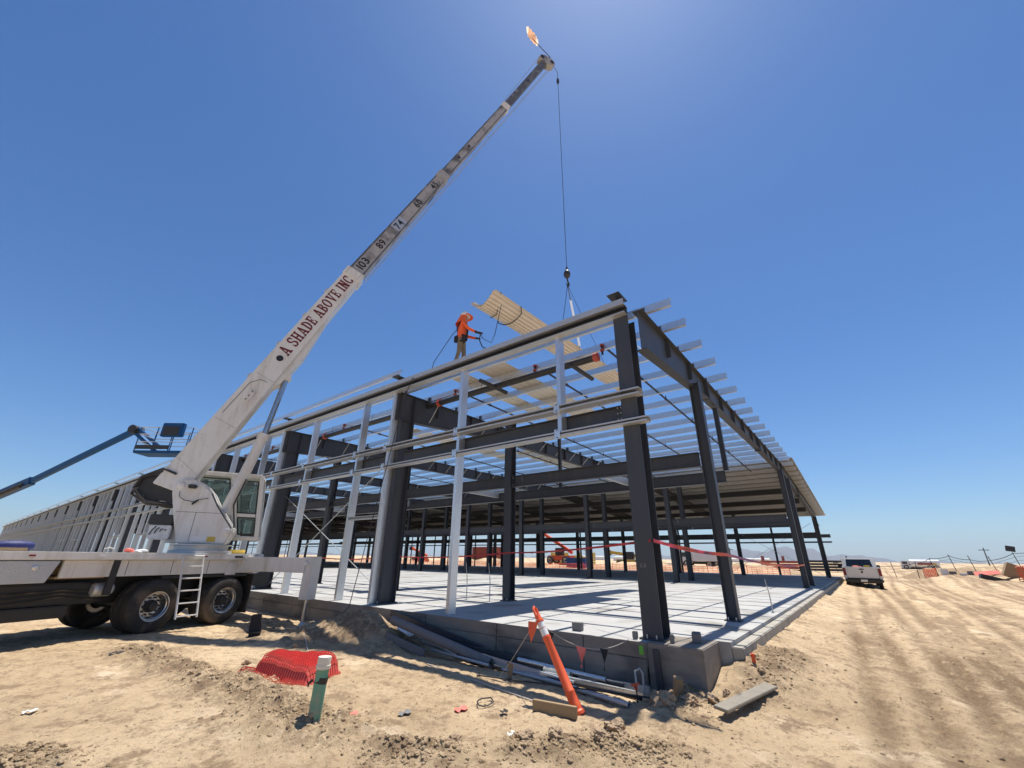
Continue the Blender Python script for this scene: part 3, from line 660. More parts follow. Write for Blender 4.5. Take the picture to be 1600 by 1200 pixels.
for k in range(7):
    l = -.22+.085*k; r1, r2 = random.uniform(-.08, .08), random.uniform(-.1, .1)
    MB().tube([tp(-.05, l, 2.98), tp(-.35, l+.03, 3.02+r1), tp(-.75+r2*.6, l, 2.86), tp(-.84+r2*.5, l-.02, 2.52+r1), tp(-.5, l, 2.26+r1*.6), tp(-.15, l, 2.24+r2*.4), tp(.15, l*.5, 2.2)], .03, 7).build('hydraulic_hose', M['black'], crane, smooth=True)
# boom sections
def bprism(poly, w, name, mt, parent, bev=.01): return MB().prism(poly, bp_(0, 0, -w), ax_, up_, bl*(2*w)).build(name, mt, parent, bevel=bev)
base_boom = bprism([(-.17, .46), (8.42, .57), (8.42, -.01), (.22, -.25), (-.12, -.06)], .27, 'boom_section', M['white'], crane, .018)
bprism([(3.35, -.13), (3.62, -.27), (4.7, -.30), (6.3, -.085), (6.3, -.07), (3.35, -.12)], .18, 'gusset', M['white'], base_boom)
bprism([(8.15, .59), (8.5, .595), (8.5, -.05), (8.15, -.06)], .295, 'collar', M['white'], base_boom)
sec2 = bprism([(8.3, .545), (15.45, .525), (15.45, .085), (8.3, .0)], .22, 'boom_section', M['greyboom'], crane)
bprism([(15.0, .55), (15.5, .55), (15.5, .06), (15.0, .055)], .24, 'collar', M['greyboom'], sec2)
for p0, p1, e0, e1 in ((.475, .543, .47, .525), (.003, .055, .085, .13)): bprism([(8.52, p0), (14.98, e0), (14.98, e1), (8.52, p1)], .223, 'wear_stripe', M['darkboom'], sec2, 0)
sec3 = bprism([(15.4, .505), (22.7, .535), (22.7, .15), (15.4, .11)], .185, 'boom_section', M['greyboom'], crane)
bprism([(22.3, .56), (22.75, .565), (22.75, .125), (22.3, .12)], .20, 'collar', M['white'], sec3)
for p0, p1, e0, e1 in ((.445, .503, .475, .533), (.113, .16, .152, .20)): bprism([(15.52, p0), (22.28, e0), (22.28, e1), (15.52, p1)], .188, 'wear_stripe', M['darkboom'], sec3, 0)
sec4 = bprism([(22.6, .52), (29.0, .60), (29.0, .235), (22.6, .165)], .155, 'boom_section', M['darkboom'], crane)
head = bprism([(28.7, .80), (29.15, .84), (29.4, .6), (29.55, .1), (29.35, -.16), (29.0, -.12), (28.75, .2)], .19, 'boom_head', M['greyboom'], crane, .015)
for a, p in ((29.0, .68), (29.25, .05)): MB().cyl(bp_(a, p, -.22), bp_(a, p, .22), .13, n=18).build('sheave', M['black'], head)
for a, p, q in ((18.0, .33, .187), (25.9, .38, .157), (16.9, .32, .187)): MB().lathe([(.075, 0), (.075, .006)], bp_(a, p, q), bl, 14).build('inspection_hole', M['text_black'], sec3 if a < 22 else sec4)
MB().lathe([(.10, 0), (.10, .008)], bp_(4.28, .20, .271), bl, 20).build('inspection_hole', M['text_black'], base_boom)
for a in (4.7, 6.0, 7.2, 3.4): MB().box(bp_(a, .475+.013*a+.02, .17), (.14, .06, .08), ax_, up_).build('cable_guide', M['galvdull'], base_boom)
MB().tube([bp_(2.1, .36, .274), bp_(3.2, .36, .28), bp_(3.42, .2, .28), bp_(3.45, .0, .278)], .007, 5).build('hose', M['wire'], base_boom)
MB().box(bp_(2.85, .14, .285), (.36, .2, .03), ax_, up_).build('bracket', M['white'], base_boom, bevel=.008)
for a in (2.72, 2.85, 3.0): MB().cyl(bp_(a, .14, .29), bp_(a, .14, .32), .02, n=6).build('bolt', M['black'], base_boom)
MB().box(bp_(.52, .12, .272), (.006, .72, .006), (ax_+up_*-.25), (up_+ax_*.25)).build('weld_seam', M['greyboom'], base_boom)
for pa, pb, l, a0 in ((.60, .86, .05, 22.8), (-.10, -.02, .10, 8.5), (-.13, -.04, -.08, 8.5)):
    MB().tube([bp_(a0, pa, l), bp_(29.1, pb, l)], .014, 6).build('boom_cable', M['galvdull'], crane)
for a in np.arange(.5, 8.1, .55): MB().box(bp_(a, .40+.0128*a, .271), (.05, .03, .008), ax_, up_).build('weld_bead', M['white'], base_boom)
for a in (1.9, 3.55): MB().box(bp_(a, .13, .2712), (.012, .58, .005), ax_, up_).build('panel_seam', M['greyboom'], base_boom)
for k in range(4):
    for p in (.5, .05): MB().cyl(bp_(8.2+.08*k, p, .29), bp_(8.2+.08*k, p, .305), .014, n=6).build('bolt', M['black'], base_boom)
# lettering along the boom
pen = 0; words = []
for ch in 'A SHADE ABOVE INC':
    P_, w = serif_letter(ch); words.append((P_, pen)); pen += w+.09
fx = 3.62/(pen-.09); Hh = .36
for P_, x0 in words:
    if not P_: continue
    m = MB()
    for k, q in enumerate(P_): m.prism([(4.46+(x0+x_)*fx, .055+.012*(x0+x_)*fx+y_*Hh) for x_, y_ in q], bp_(0, 0, .2725+.0003*(k % 5)), ax_, up_, bl*.003)
    m.build('letter', M['text_red'], base_boom)
for txt, a in (('103', 8.70), ('89', 9.95), ('74', 11.25), ('60', 12.78), ('45', 14.2)):
    hh = .30 if txt == '103' else .28
    if txt == '74': MB().box(bp_(a+.24, .29, .224), (.66, .38, .004), ax_, up_).build('patch', M['galvdull'], sec2)
    for mb in text_mb(txt, hh, bp_(a, .145, .228), ax_*1.25, up_)[0]: mb.build('digit', M['text_black'], sec2)
# lift cylinder
c0, c1, c2 = tp(1.18, 0, 2.1), tp(1.64, 0, 4.30), bp_(3.95, -.26, 0)
cy = MB().cyl(c0, c1, .135, n=20).build('lift_cylinder', M['white'], crane, smooth=True)
MB().cyl(c1-(c1-c0).normalized()*.12, c1+(c1-c0).normalized()*.03, .16, n=20).build('gland', M['white'], cy, smooth=True)
MB().cyl(c1, c2, .08, n=16).build('piston_rod', M['rod'], cy, smooth=True)
MB().cyl(c2-bl*.16, c2+bl*.16, .13, n=16).build('rod_eye', M['white'], cy, smooth=True)
# operator's cab on the far side of the boom
CN, CF = -.50, -1.42
cabo = MB().prism([(.08, 3.13), (1.86, 3.13), (1.83, 3.25), (.12, 3.25)], tp(0, CF, 0), b_, EZ, bl*(CN-CF)).build('operator_cab', M['white'], crane, bevel=.03)
MB().prism([(.1, 1.46), (2.06, 1.46), (2.05, 1.55), (.1, 1.55)], tp(0, CF, 0), b_, EZ, bl*(CN-CF)).build('cab_floor', M['white'], cabo, bevel=.02)
def sidequad(poly, l, name, mt, th=.05, parent=None, bev=.008): return MB().prism(poly, tp(0, l-th/2, 0), b_, EZ, bl*th).build(name, mt, parent or cabo, bevel=bev)
def inset(poly, d):
    cx, cz = sum(p[0] for p in poly)/len(poly), sum(p[1] for p in poly)/len(poly)
    return [(cx+(x_-cx)*(1-d), cz+(z_-cz)*(1-d)) for x_, z_ in poly]
W1 = [(.20, 2.17), (1.22, 2.17), (1.02, 3.06), (.20, 3.06)]; W2 = [(1.40, 2.16), (1.85, 2.16), (1.745, 3.04), (1.21, 3.04)]; W3 = [(1.54, 1.60), (1.93, 1.60), (1.87, 2.04), (1.435, 2.04)]
for l in (CN-.03, CF+.03):
    for poly in ([(.08, 1.552), (.195, 1.552), (.195, 3.128), (.08, 3.128)], [(1.37, 1.552), (1.52, 1.552), (1.19, 3.128), (1.04, 3.128)], [(1.94, 1.552), (2.05, 1.552), (1.86, 3.128), (1.755, 3.128)],
                 [(.198, 1.552), (1.36, 1.552), (1.235, 2.15), (.198, 2.15)], [(1.425, 2.055), (1.86, 2.055), (1.85, 2.145), (1.405, 2.145)]): sidequad(poly, l, 'cab_panel', M['white'])
    for Wp in (W1, W2, W3):
        g = sidequad(inset(Wp, .02), l, 'cab_window', M['glass'], .01, bev=0)
        for i in range(4):
            p, q = Wp[i], Wp[(i+1) % 4]; MB().tube([tp(p[0], l+.012, p[1]), tp(q[0], l+.012, q[1])], .018, 6).build('window_seal', M['black'], g)
for u0, z0, u1, z1, nm, mt in ((1.97, 1.60, 1.80, 3.08, 'windscreen', 'glass'), (.1, 2.3, .1, 3.08, 'rear_window', 'glass')):
    MB().add([tp(u0, CN-.08, z0), tp(u0, CF+.08, z0), tp(u1, CF+.08, z1), tp(u1, CN-.08, z1)], [(0, 1, 2, 3)]).build(nm, M[mt], cabo)
MB().box(tp(.1, (CN+CF)/2, 1.92), (.04, .84, .74), b_, bl).build('cab_panel', M['white'], cabo)
MB().box(tp(.6, -1, 1.85), (.5, .5, .55), b_, bl).build('seat', M['black'], cabo, bevel=.06)
MB().box(tp(.38, -1, 2.4), (.12, .48, .7), b_, bl).build('seat_back', M['black'], cabo, bevel=.04)
MB().tube([tp(1.70, CN+.03, 2.2), tp(1.66, CN+.04, 2.32), tp(1.60, CN+.04, 2.52)], .01, 5).build('wiper', M['black'], cabo)
MB().tube([tp(1.24, CN+.0, 2.3), tp(1.25, CN+.06, 2.34), tp(1.14, CN+.06, 2.85), tp(1.12, CN+.0, 2.9)], .014, 6).build('grab_handle', M['black'], cabo)
# hoist line, ball and hook
hk = V(7.62, 5.50, 13.75); tip = bp_(29.4, -.1, 0); tipx = V(hk.x, hk.y, tip.z-.15)
MB().tube([tip, tipx, hk+V(0, 0, .5)], .014, 6).build('hoist_line', M['wire'], crane)
MB().lathe([(.0, .45), (.07, .42), (.09, .15), (.05, 0), (0, 0)], tipx+V(0, 0, -1.1), EZ, 12).build('line_weight', M['black'], crane, smooth=True)
hkb = MB().lathe([(.04, .5), (.055, .44), (.055, .32), (.11, .27), (.16, .15), (.165, .05), (.13, -.07), (.06, -.13), (.04, -.2)], hk, EZ, 18).build('hook_ball', M['black'], crane, smooth=True)
MB().tube([hk+V(0, 0, -.2), hk+V(.03, 0, -.3), hk+V(.12, 0, -.4), hk+V(.11, 0, -.53), hk+V(0, 0, -.58), hk+V(-.1, 0, -.5)], [.04, .04, .05, .05, .04, .02], 8).build('hook', M['black'], hkb, smooth=True)
# flag on the boom head
f0, f1 = bp_(29.75, .35, .1), bp_(30.05, 1.85, .1)
MB().tube([bp_(29.0, .5, .1), f0], .03, 6).build('flag_socket', M['black'], crane)
fp = MB().tube([f0, f1], .022, 6).build('flag_pole', M['black'], crane)
fm = MB(); W_, H_ = 9, 6; dv = (f1-f0).normalized(); ov = up_*.8+ax_*.5+V(0, 0, .1)
fm.add([f1-dv*(.5*j/(H_-1))+ov*(.85*i/(W_-1))+bl*(.16*math.sin(i*1.1+j*.7))+ax_*(.12*math.sin(i*1.3+.4*j)) for i in range(W_) for j in range(H_)],
       [(i*H_+j, i*H_+j+1, (i+1)*H_+j+1, (i+1)*H_+j) for i in range(W_-1) for j in range(H_-1)])
fm.build('flag', M['flagcloth'], fp, smooth=True)
# loose gear on the deck
def solo(mb, name, mt, label, cat, group=None, smooth=False, bevel=0): return tag(mb.build(name, mt, None, smooth, bevel), label, cat, group)
m = MB(); pts = [(-4.55+.1*k) for k in range(9)]
m.lathe([(0, 0), (.05, .02), (.085, .1), (.095, .3), (.085, .45), (.05, .53), (0, .55)], cp(-4.22, -.7, 1.19), cd, 14)
solo(m, 'tarp_bundle', mat('blue_tarp', (.012, .02, .12), .6, bump=.5, bscale=12), 'rolled dark blue tarp lying on the crane deck', 'tarp', smooth=True)
solo(MB().box(cp(-4.6, -.28, 1.13), (1.3, .12, .055), cd, cp_), 'timber_beam', M['wood'], 'pale timber lying along the edge of the crane deck', 'timber', bevel=.008)
m = MB(); m.blob(cp(-2.33, -.25, 1.14), (.10, .07, .045), .25, 1); solo(m, 'work_glove', M['netred'], 'small red glove lying on the crane deck', 'glove', smooth=True)
m = MB(); m.blob(cp(-2.08, -.28, 1.13), (.13, .09, .035), .25, 1); solo(m, 'rag', M['refl'], 'crumpled white rag beside the red glove on the crane deck', 'rag', smooth=True)
m = MB(); m.lathe([(.05, 0), (.2, 0), (.22, .05), (.2, .1), (.05, .1)], cp(.25, -.35, 1.101), EZ, 20); solo(m, 'rope_coil', M['yellow'], 'yellowish rope coil on the rear of the crane deck', 'rope', smooth=True)
solo(cbox(-3.35, -2.75, -.46, -.2, .661, .84), 'cribbing_block', M['wood'], 'wooden cribbing block stowed under the crane deck', 'timber block', bevel=.01)
solo(cbox(-3.09, -3.03, -.47, -.19, .662, .851), 'ratchet_strap', M['black'], 'black strap around the cribbing block', 'strap')

# ------------------------------------------------------------------ boom lift
lift = thing('boom_lift', (-9.0, 38.4, -.5), 'blue boom lift with raised arm and basket behind the crane', 'boom lift')
E0, E1, E2 = V(-9.0, 38.4, 1.3), V(-5.2, 29.1, 4.35), V(-2.96, 23.44, 6.53)
def bbeam(a, c, w, h, name, mt, parent): x, y, z = frame(c-a); return MB().box((a+c)/2, ((c-a).length, w, h), x, y).build(name, mt, parent, bevel=.02)
bm_ = bbeam(E0, E1, .28, .38, 'boom', M['blue'], lift)
bbeam(E1-(E2-E1)*.1, E2, .2, .27, 'boom_extension', M['blue'], lift)
x, y, z = frame(E1-E0)
MB().tube([E1-x*.3-y*.2-z*.1, E1-x*3-y*.2-z*.1, E1-x*3.1-y*.2-z*.22, E1-x*.4-y*.2-z*.22], .05, 8).build('cable_track', M['black'], bm_)
MB().box(E1-x*4.2-y*.176-z*.1, (3.2, .006, .14), x, y).build('white_stripe', M['refl'], bm_)
J = V(-2.15, 21.75, 5.42)
MB().cyl(E2-V(.2, .15, 0), E2+V(.2, .15, 0), .2, n=16).build('knuckle', M['black'], lift)
for o in (-.12, .12): bbeam(E2+V(0, 0, o*1.2), J+V(0, 0, o*1.2), .12, .13, 'jib', M['blue'], lift)
bx, by = V(.615, -.788, 0), V(.788, .615, 0); B0 = V(-1.98, 21.15, 5.25)
bk = MB().box(B0, (2.4, .9, .12), bx, by).build('basket', M['blue'], lift, bevel=.02)
for su in (-1.18, -.4, .4, 1.18):
    for sv in (-.43, .43): MB().cyl(B0+bx*su+by*sv, B0+bx*su+by*sv+V(0, 0, 1.12), .022, n=6).build('stanchion', M['blue'], bk)
for hz in (.45, .8, 1.12):
    for sv in (-.43, .43): MB().cyl(B0+bx*-1.2+by*sv+V(0, 0, hz), B0+bx*1.2+by*sv+V(0, 0, hz), .02, n=6).build('rail', M['galvdull'], bk)
    for su in (-1.18, 1.18): MB().cyl(B0+bx*su-by*.43+V(0, 0, hz), B0+bx*su+by*.43+V(0, 0, hz), .02, n=6).build('rail', M['galvdull'], bk)
MB().box(B0+bx*.35-by*.5+V(0, 0, .98), (.95, .22, .62), bx, by).build('control_box', M['blue'], bk, bevel=.03)
MB().box(B0+bx*.35-by*.62+V(0, 0, .92), (.7, .02, .4), bx, by).build('control_panel', M['black'], bk)
MB().box(B0-bx*.4-by*.47+V(0, 0, .2), (1.5, .03, .18), bx, by).build('kick_plate', M['black'], bk)
MB().box((-9.0, 38.6, .75), (2.2, 3.2, 1.0), (1, 0, 0), (0, 1, 0)).build('turret', M['blue'], lift, bevel=.08)
MB().box((-9.0, 38.4, .15), (1.9, 3.0, .4), (1, 0, 0), (0, 1, 0)).build('chassis', M['black'], lift, bevel=.04)
for sx in (-1.15, 1.15):
    for sy in (-1.2, 1.2): wheel(0, 0, 1 if sx > 0 else -1, lift, dirv=V(1, 0, 0), detail=False, base=(-9+sx, 38.4+sy, .02))

# ------------------------------------------------------------------ roof sheets: stacked bundle on the sling, loose sheets on the purlins
bun = thing('sheet_bundle', (6.8, 5.0, 8.75), 'curved bundle of tan ribbed roof sheets hanging from the crane hook', 'sheet bundle')
def ugrid(x0, x1, zc0, zc1, y0, w, sagd, dz, nr=10, hr=.05):
    prof = ribbed(w, nr, hr); m = MB(); NX = 9; n = len(prof); vs = []
    for i in range(NX):
        t = i/(NX-1); X_ = lerp(x0, x1, t)
        for p, h in prof:
            v = p/w-.5; vs.append((X_, y0+(p-w/2)*.92, lerp(zc0, zc1, t)+sagd*(4*v*v)*(1+.35*abs(2*t-1))-.25*math.sin(math.pi*t)*0+.18*(v < 0)*abs(v)+h+dz))
    m.add(vs, [(i*n+j, i*n+j+1, (i+1)*n+j+1, (i+1)*n+j) for i in range(NX-1) for j in range(n-1)]); return m
for k in range(5): ugrid(1.15+.03*k, 12.3+.04*k, 8.42, 8.98, 5.0, 1.06, .22, .028*k).build('roof_sheet', M['sheetribs'], bun)
for xx in (2.6, 6.6, 8.8, 11.0):
    t = (xx-1.2)/11.1; zc = lerp(8.42, 8.98, t)
    pts = [(xx, 5+.49*math.sin(a)*1.03, zc-.02+.22*4*(.5*math.sin(a))**2) for a in np.linspace(-math.pi/2, math.pi/2, 11)]
    MB().tube([(p[0], p[1], p[2]+.0) for p in pts]+[(xx, 5.5, zc+.42), (xx, 4.5, zc+.48), pts[0]], .018, 5).build('binding_strap', M['rope'] if xx in (6.6, 8.8) else M['wire'], bun)
MB().tube([(1.5, 4.48, 8.95), (1.8, 4.9, 8.42), (1.9, 5.2, 8.44), (2.2, 5.55, 8.75)], .014, 5).build('tag_knot', M['wire'], bun)
sling = thing('lifting_sling', tuple(hk+V(0, 0, -.5)), 'white webbing sling between the crane hook and the sheet bundle', 'sling')
sp = hk+V(0, 0, -.55)
MB().tube([sp, (6.6, 5.5, 9.1)], .012, 5).build('sling_rope', M['wire'], sling)
for q in ((6.6, 4.5, 9.16),):
    x, y, z = frame(V(q)-sp); mid = sp.lerp(V(q), .28)
    MB().tube([sp, mid], .022, 6).build('sling_rope', M['wire'], sling)
    MB().box((mid+V(q))/2, ((V(q)-mid).length, .12, .012), x, (0, 0, 1) if abs(x.z) < .8 else (b_.x, b_.y, 0)).build('sling_web', M['refl'], sling)
for q in ((8.8, 5.5, 9.2), (8.8, 4.5, 9.27)): MB().tube([sp, q], .010, 5).build('sling_rope', M['wire'], sling)
def flat_sheet(x0, x1, y0, label, w=.95, lift=.0):
    prof = ribbed(w, 4, .03); n = len(prof); m = MB()
    m.add([(x0, y0+p[0], rt(x0)+.215+p[1]+lift) for p in prof]+[(x1, y0+p[0], rt(x1)+.215+p[1]+lift) for p in prof], [(i, i+1, n+i+1, n+i) for i in range(n-1)])
    solo(m, 'roof_sheet', M['cream'], label, 'roof sheet')
flat_sheet(.5, 7.6, 3.45, 'loose cream roof sheet lying on the purlins nearest the corner')
flat_sheet(.02, 6.8, 4.78, 'loose cream roof sheet under the worker\'s feet', .6)
flat_sheet(3.2, 10.2, 10.2, 'loose cream roof sheet on the purlins behind the first inner frame')
flat_sheet(8.8, 15.6, 8.0, 'loose cream roof sheet on the purlins halfway to the ridge', 1.85)

# ------------------------------------------------------------------ sprinkler pipes
mp = thing('sprinkler_main', (1.0, 1.05, 5.42), 'thick black sprinkler main with red end cap under the purlins', 'pipe')
MB().cyl((1.0, 1.1, 5.42), (1.0, 60, 5.42), .085, n=16).build('pipe', M['pipe'], mp, smooth=True)
MB().lathe([(.0, -.02), (.06, -.02), (.105, .0), (.105, .11), (.088, .115)], (1.0, 1.06, 5.42), (0, 1, 0), 18).build('end_cap', M['red'], mp, smooth=True)
for yy in (6.35, 12.9, 19.5, 26): MB().cyl((1.0, yy, 5.42), (1.0, yy+.1, 5.42), .11, n=16).build('coupling', M['red'], mp)
for yy in np.arange(2.1, 40, 2.6): MB().cyl((1.0, yy, 5.5), (1.0, yy, 5.78), .006, n=5).build('hanger_rod', M['wire'], mp)
names_b = ['nearest the gable', 'second from the gable', 'third from the gable', 'fourth from the gable', 'fifth from the gable', 'sixth from the gable', 'seventh from the gable', 'eighth from the gable']
for k, yy in enumerate((.95, 2.85, 5.75, 8.7, 11.7, 14.6, 17.6, 20.6)):
    br = thing('sprinkler_branch', (1.0, yy, 5.5), 'thin black sprinkler branch pipe along the rafters, '+names_b[k], 'pipe', 'sprinkler branch pipes')
    MB().tube([(1.0, yy, 5.44), (1.0, yy, 5.68), (1.05, yy, 5.70), (18.3, yy, 5.46)], .028, 8).build('pipe', M['pipe'], br, smooth=True)
    for z_ in (5.53, 5.66): MB().cyl((1.0, yy, z_), (1.0, yy, z_+.045), .05, n=10).build('coupling', M['red'], br)
    for j in range(6):
        X_ = 2.6+2.7*j; zz = lerp(5.70, 5.46, (X_-1)/17.3)
        MB().cyl((X_, yy, zz), (X_, yy, zz+.12), .014, n=6).build('sprinkler_head', M['pipe'], br)
        MB().cyl((X_-.05, yy, zz), (X_+.05, yy, zz), .038, n=8).build('coupling', M['pipe'], br)
        MB().cyl((X_+.8, yy, zz), (X_+.8, yy, rt(X_)+.05), .005, n=4).build('hanger_rod', M['wire'], br)
for yy, x0, lb in ((4.15, .35, 'short thick black pipe stub hanging near the worker'), (1.75, .9, 'short thick black pipe stub hanging nearer the corner')):
    solo(MB().cyl((x0, yy, 5.38), (x0+1.1, yy, 5.38), .055, n=12), 'pipe_stub', M['pipe'], lb, 'pipe', smooth=True)

# ------------------------------------------------------------------ worker on the eave
def skin_body(nodes, edges, root=0):
    me = bpy.data.meshes.new('body'); me.from_pydata([n_[0] for n_ in nodes], edges, [])
    ob = bpy.data.objects.new('tmp', me); COL.objects.link(ob)
    md = ob.modifiers.new('s', 'SKIN'); sb = ob.modifiers.new('ss', 'SUBSURF'); sb.levels = 2; sb.render_levels = 2
    for i, n_ in enumerate(nodes):
        sv = me.skin_vertices[0].data[i]; r = n_[1]; sv.radius = r if hasattr(r, '__len__') else (r, r); sv.use_root = (i == root)
    dg = bpy.context.evaluated_depsgraph_get(); em = bpy.data.meshes.new_from_object(ob.evaluated_get(dg))
    bpy.data.objects.remove(ob); return em
wk = V(.42, 5.02, 5.99); wF = V(.615, -.788, 0); wS = V(.788, .615, 0)       # forward, left
def wp(f, s, z): return wk+wF*f+wS*s+V(0, 0, z)
N_ = [((0, 0, .95), (.15, .12)), ((.0, 0, 1.15), (.15, .115)), ((.02, 0, 1.36), (.17, .12)), ((.02, 0, 1.47), (.075, .07)), ((.04, 0, 1.56), (.07, .075)), ((.05, 0, 1.66), (.085, .1)), ((.06, 0, 1.73), (.07, .08)),
      ((-.01, .19, 1.41), .062), ((.12, .24, 1.16), .05), ((.36, .20, 1.08), .04), ((.43, .19, 1.07), .035),
      ((.03, -.19, 1.41), .062), ((.20, -.20, 1.18), .05), ((.44, -.12, 1.10), .04), ((.52, -.11, 1.09), .035),
      ((.02, .10, .86), .095), ((.08, .12, .48), .065), ((-.04, .12, .09), .045), ((.10, .13, .045), .045),
      ((-.02, -.10, .86), .095), ((-.04, -.11, .48), .065), ((-.14, -.11, .09), .045), ((.0, -.12, .045), .045)]
ed = [(0, 1), (1, 2), (2, 3), (3, 4), (4, 5), (5, 6), (2, 7), (7, 8), (8, 9), (9, 10), (2, 11), (11, 12), (12, 13), (13, 14), (0, 15), (15, 16), (16, 17), (17, 18), (0, 19), (19, 20), (20, 21), (21, 22)]
nn_ = len(N_)
for hb_, side in ((10, 1), (14, -1)):                # fingers and thumbs, half closed round the rope
    o = N_[hb_][0]
    for k in range(4):
        sy = (-.03+.02*k); L1 = (.05, .055, .05, .042)[k]
        N_.append(((o[0]+.04, o[1]+sy, o[2]), .011)); N_.append(((o[0]+.04+L1, o[1]+sy, o[2]-.015), .009)); N_.append(((o[0]+.03+L1, o[1]+sy, o[2]-.05), .008))
        ed += [(hb_, nn_), (nn_, nn_+1), (nn_+1, nn_+2)]; nn_ += 3
    N_.append(((o[0]+.02, o[1]-.04*side, o[2]-.02), .011)); N_.append(((o[0]+.05, o[1]-.035*side, o[2]-.05), .009)); ed += [(hb_, nn_), (nn_, nn_+1)]; nn_ += 2
bme = skin_body([(tuple(wp(*p)-wk), r) for p, r in N_], ed)
for mt in ('hiviz', 'khaki', 'skin', 'cloth_dark'): bme.materials.append(M[mt])
for p in bme.polygons:
    c = p.center; f = c.x*wF.x+c.y*wF.y; z = c.z
    p.material_index = 3 if z < .14 or (f > .38 and z > 1.0 and z < 1.25) else 1 if z < .93 else 2 if z > 1.5 else 0
    p.use_smooth = True
person = thing('person', tuple(wk), 'worker in orange shirt, khaki trousers and white hard hat standing on the roof edge', 'person')
link('body', bme, person, wk)
MB().lathe([(.0, .155), (.06, .148), (.105, .11), (.125, .04), (.128, .0), (.16, -.012), (.158, -.022), (.0, -.02)], wp(.05, 0, 1.70), (0, 0, 1), 20).build('hard_hat', M['refl'], person, smooth=True)
nm = MB(); nn2 = 13
for j in range(5):
    for i in range(nn2):
        a = math.radians(lerp(62, 298, i/(nn2-1))); r = .135+.035*j*.6+.012*math.sin(i*2.2+j)
        nm.v.append(tuple(wp(.05+r*math.cos(a)-.012*j, r*math.sin(a), 1.705-.075*j)))
nm.f = [(j*nn2+i, j*nn2+i+1, (j+1)*nn2+i+1, (j+1)*nn2+i) for j in range(4) for i in range(nn2-1)]
nm.build('neck_shade', M['hiviz'], person, smooth=True)
br_ = MB(); br_.add([wp(.05+r*math.cos(a), r*math.sin(a), 1.69+(.0 if r < .15 else -.02)) for r in (.12, .25) for a in np.linspace(-1.3, 1.3, 11)], [(i, i+1, 12+i, 11+i) for i in range(10)])
br_.build('hat_brim', M['hiviz'], person, smooth=True)
MB().blob(wp(.155, 0, 1.62), (.018, .018, .025), .05, 1).build('nose', M['skin'], person, smooth=True)
for s_ in (-1, 1):
    MB().tube([wp(-.10, .07*s_, 1.0), wp(-.14, .10*s_, 1.25), wp(-.06, .12*s_, 1.47), wp(.08, .12*s_, 1.46), wp(.155, .10*s_, 1.3), wp(.14, .07*s_, 1.0)], .02, 6).build('harness_strap', M['cloth_dark'], person)
    MB().tube([wp(.11, .10*s_, .8), wp(.0, .2*s_, .78), wp(-.11, .10*s_, .8), wp(.0, .03*s_, .74), wp(.11, .10*s_, .8)], .02, 6).build('leg_loop', M['cloth_dark'], person)
MB().lathe([(.165, 0), (.175, .05), (.165, .1), (.15, .1), (.15, 0)], wp(0, 0, .92), (0, 0, 1), 18, True).build('tool_belt', M['cloth_dark'], person)
for f, s_ in ((-.02, .2), (-.14, -.12), (.1, -.19)): MB().box(wp(f, s_, .86), (.12, .10, .2), wF, wS).build('tool_pouch', M['cloth_dark'], person, bevel=.02)
def rope(pts, r, mt, label, name='rope'):
    return solo(MB().tube(pts, r, 6), name, mt, label, 'rope')
rope([wp(-.12, 0, 1.3), wp(-.28, .02, 1.1), wp(-.5, .1, .75), wp(-.8, .3, .35), wp(-.93, .5, .05), (-.34, 6.1, 5.7), (-.36, 6.3, 5.2), (-.5, 6.75, 2.4), (-.75, 6.95, .0), (-1.0, 7.05, gz(-1.0, 7.05)+.01), (-1.9, 7.3, gz(-1.9, 7.3)+.01)], .011, M['wire'], 'dark lifeline running from the worker\'s back down the wall')
h1 = wp(.55, -.11, 1.06)
rope([h1, h1+V(.05, -.05, -.15), h1+V(.25, -.2, -.25), h1+V(.4, -.2, .1), h1+V(.6, -.25, 1.2), V(1.55, 4.5, 8.5)], .010, M['wire'], 'tag line from the worker\'s hand to the hanging sheet bundle')
rope([h1, h1+V(-.02, .02, -.2), h1+V(.06, -.04, -.42), h1+V(.14, -.15, -.48), h1+V(.24, -.2, -.5)], .016, M['wire'], 'loose dark rope end dangling from the worker\'s hand')

# ------------------------------------------------------------------ danger tape
def tape(pts, label, sags, hw=.030):
    t = thing('danger_tape', pts[0], label, 'tape', 'red danger tapes')
    for (a, c), sg in zip(zip(pts[:-1], pts[1:]), sags):
        P_ = sag(a, c, sg, 14); m = MB(); n = len(P_)
        tw = [.02*math.sin(i*.9) for i in range(n)]
        m.add([p+V(tw[i]*.3, tw[i], hw) for i, p in enumerate(P_)]+[p+V(-tw[i]*.3, -tw[i], -hw) for i, p in enumerate(P_)], [(i, i+1, n+i+1, n+i) for i in range(n-1)])
        m.build('ribbon', M['tape'], t)
        d = (V(c)-V(a)); Ld = d.length; d.normalize()
        nn3 = d.cross(V(0, 0, 1)).normalized(); sgn = 1 if nn3.dot(V(-.7, -.6, 0)) > 0 else -1
        if Ld < 12:
            k = 0.25
            while k < Ld-.6:
                t_ = k/Ld; p = V(a).lerp(V(c), t_)+V(0, 0, -4*sg*t_*(1-t_)-.025)+nn3*(.024*sgn)
                for mb in text_mb('DANGER', hw*1.15, p if sgn > 0 else p+d*.3, d*sgn, (0, 0, 1), .001)[0]: mb.build('letter', M['text_black'], t)
                k += .8
tape([(-.20, -.2, 1.37), (2.86, -.56, 1.20), (17.0, -.58, .95)], 'red danger tape strung along the gable columns', (.04, .12))
tape([(-.20, -.16, 1.37), (2.86, 5.05, 1.22), (2.86, 10.2, 1.08), (2.86, 15.3, 1.0)], 'red danger tape running inside from the corner column', (.05, .07, .08), .018)

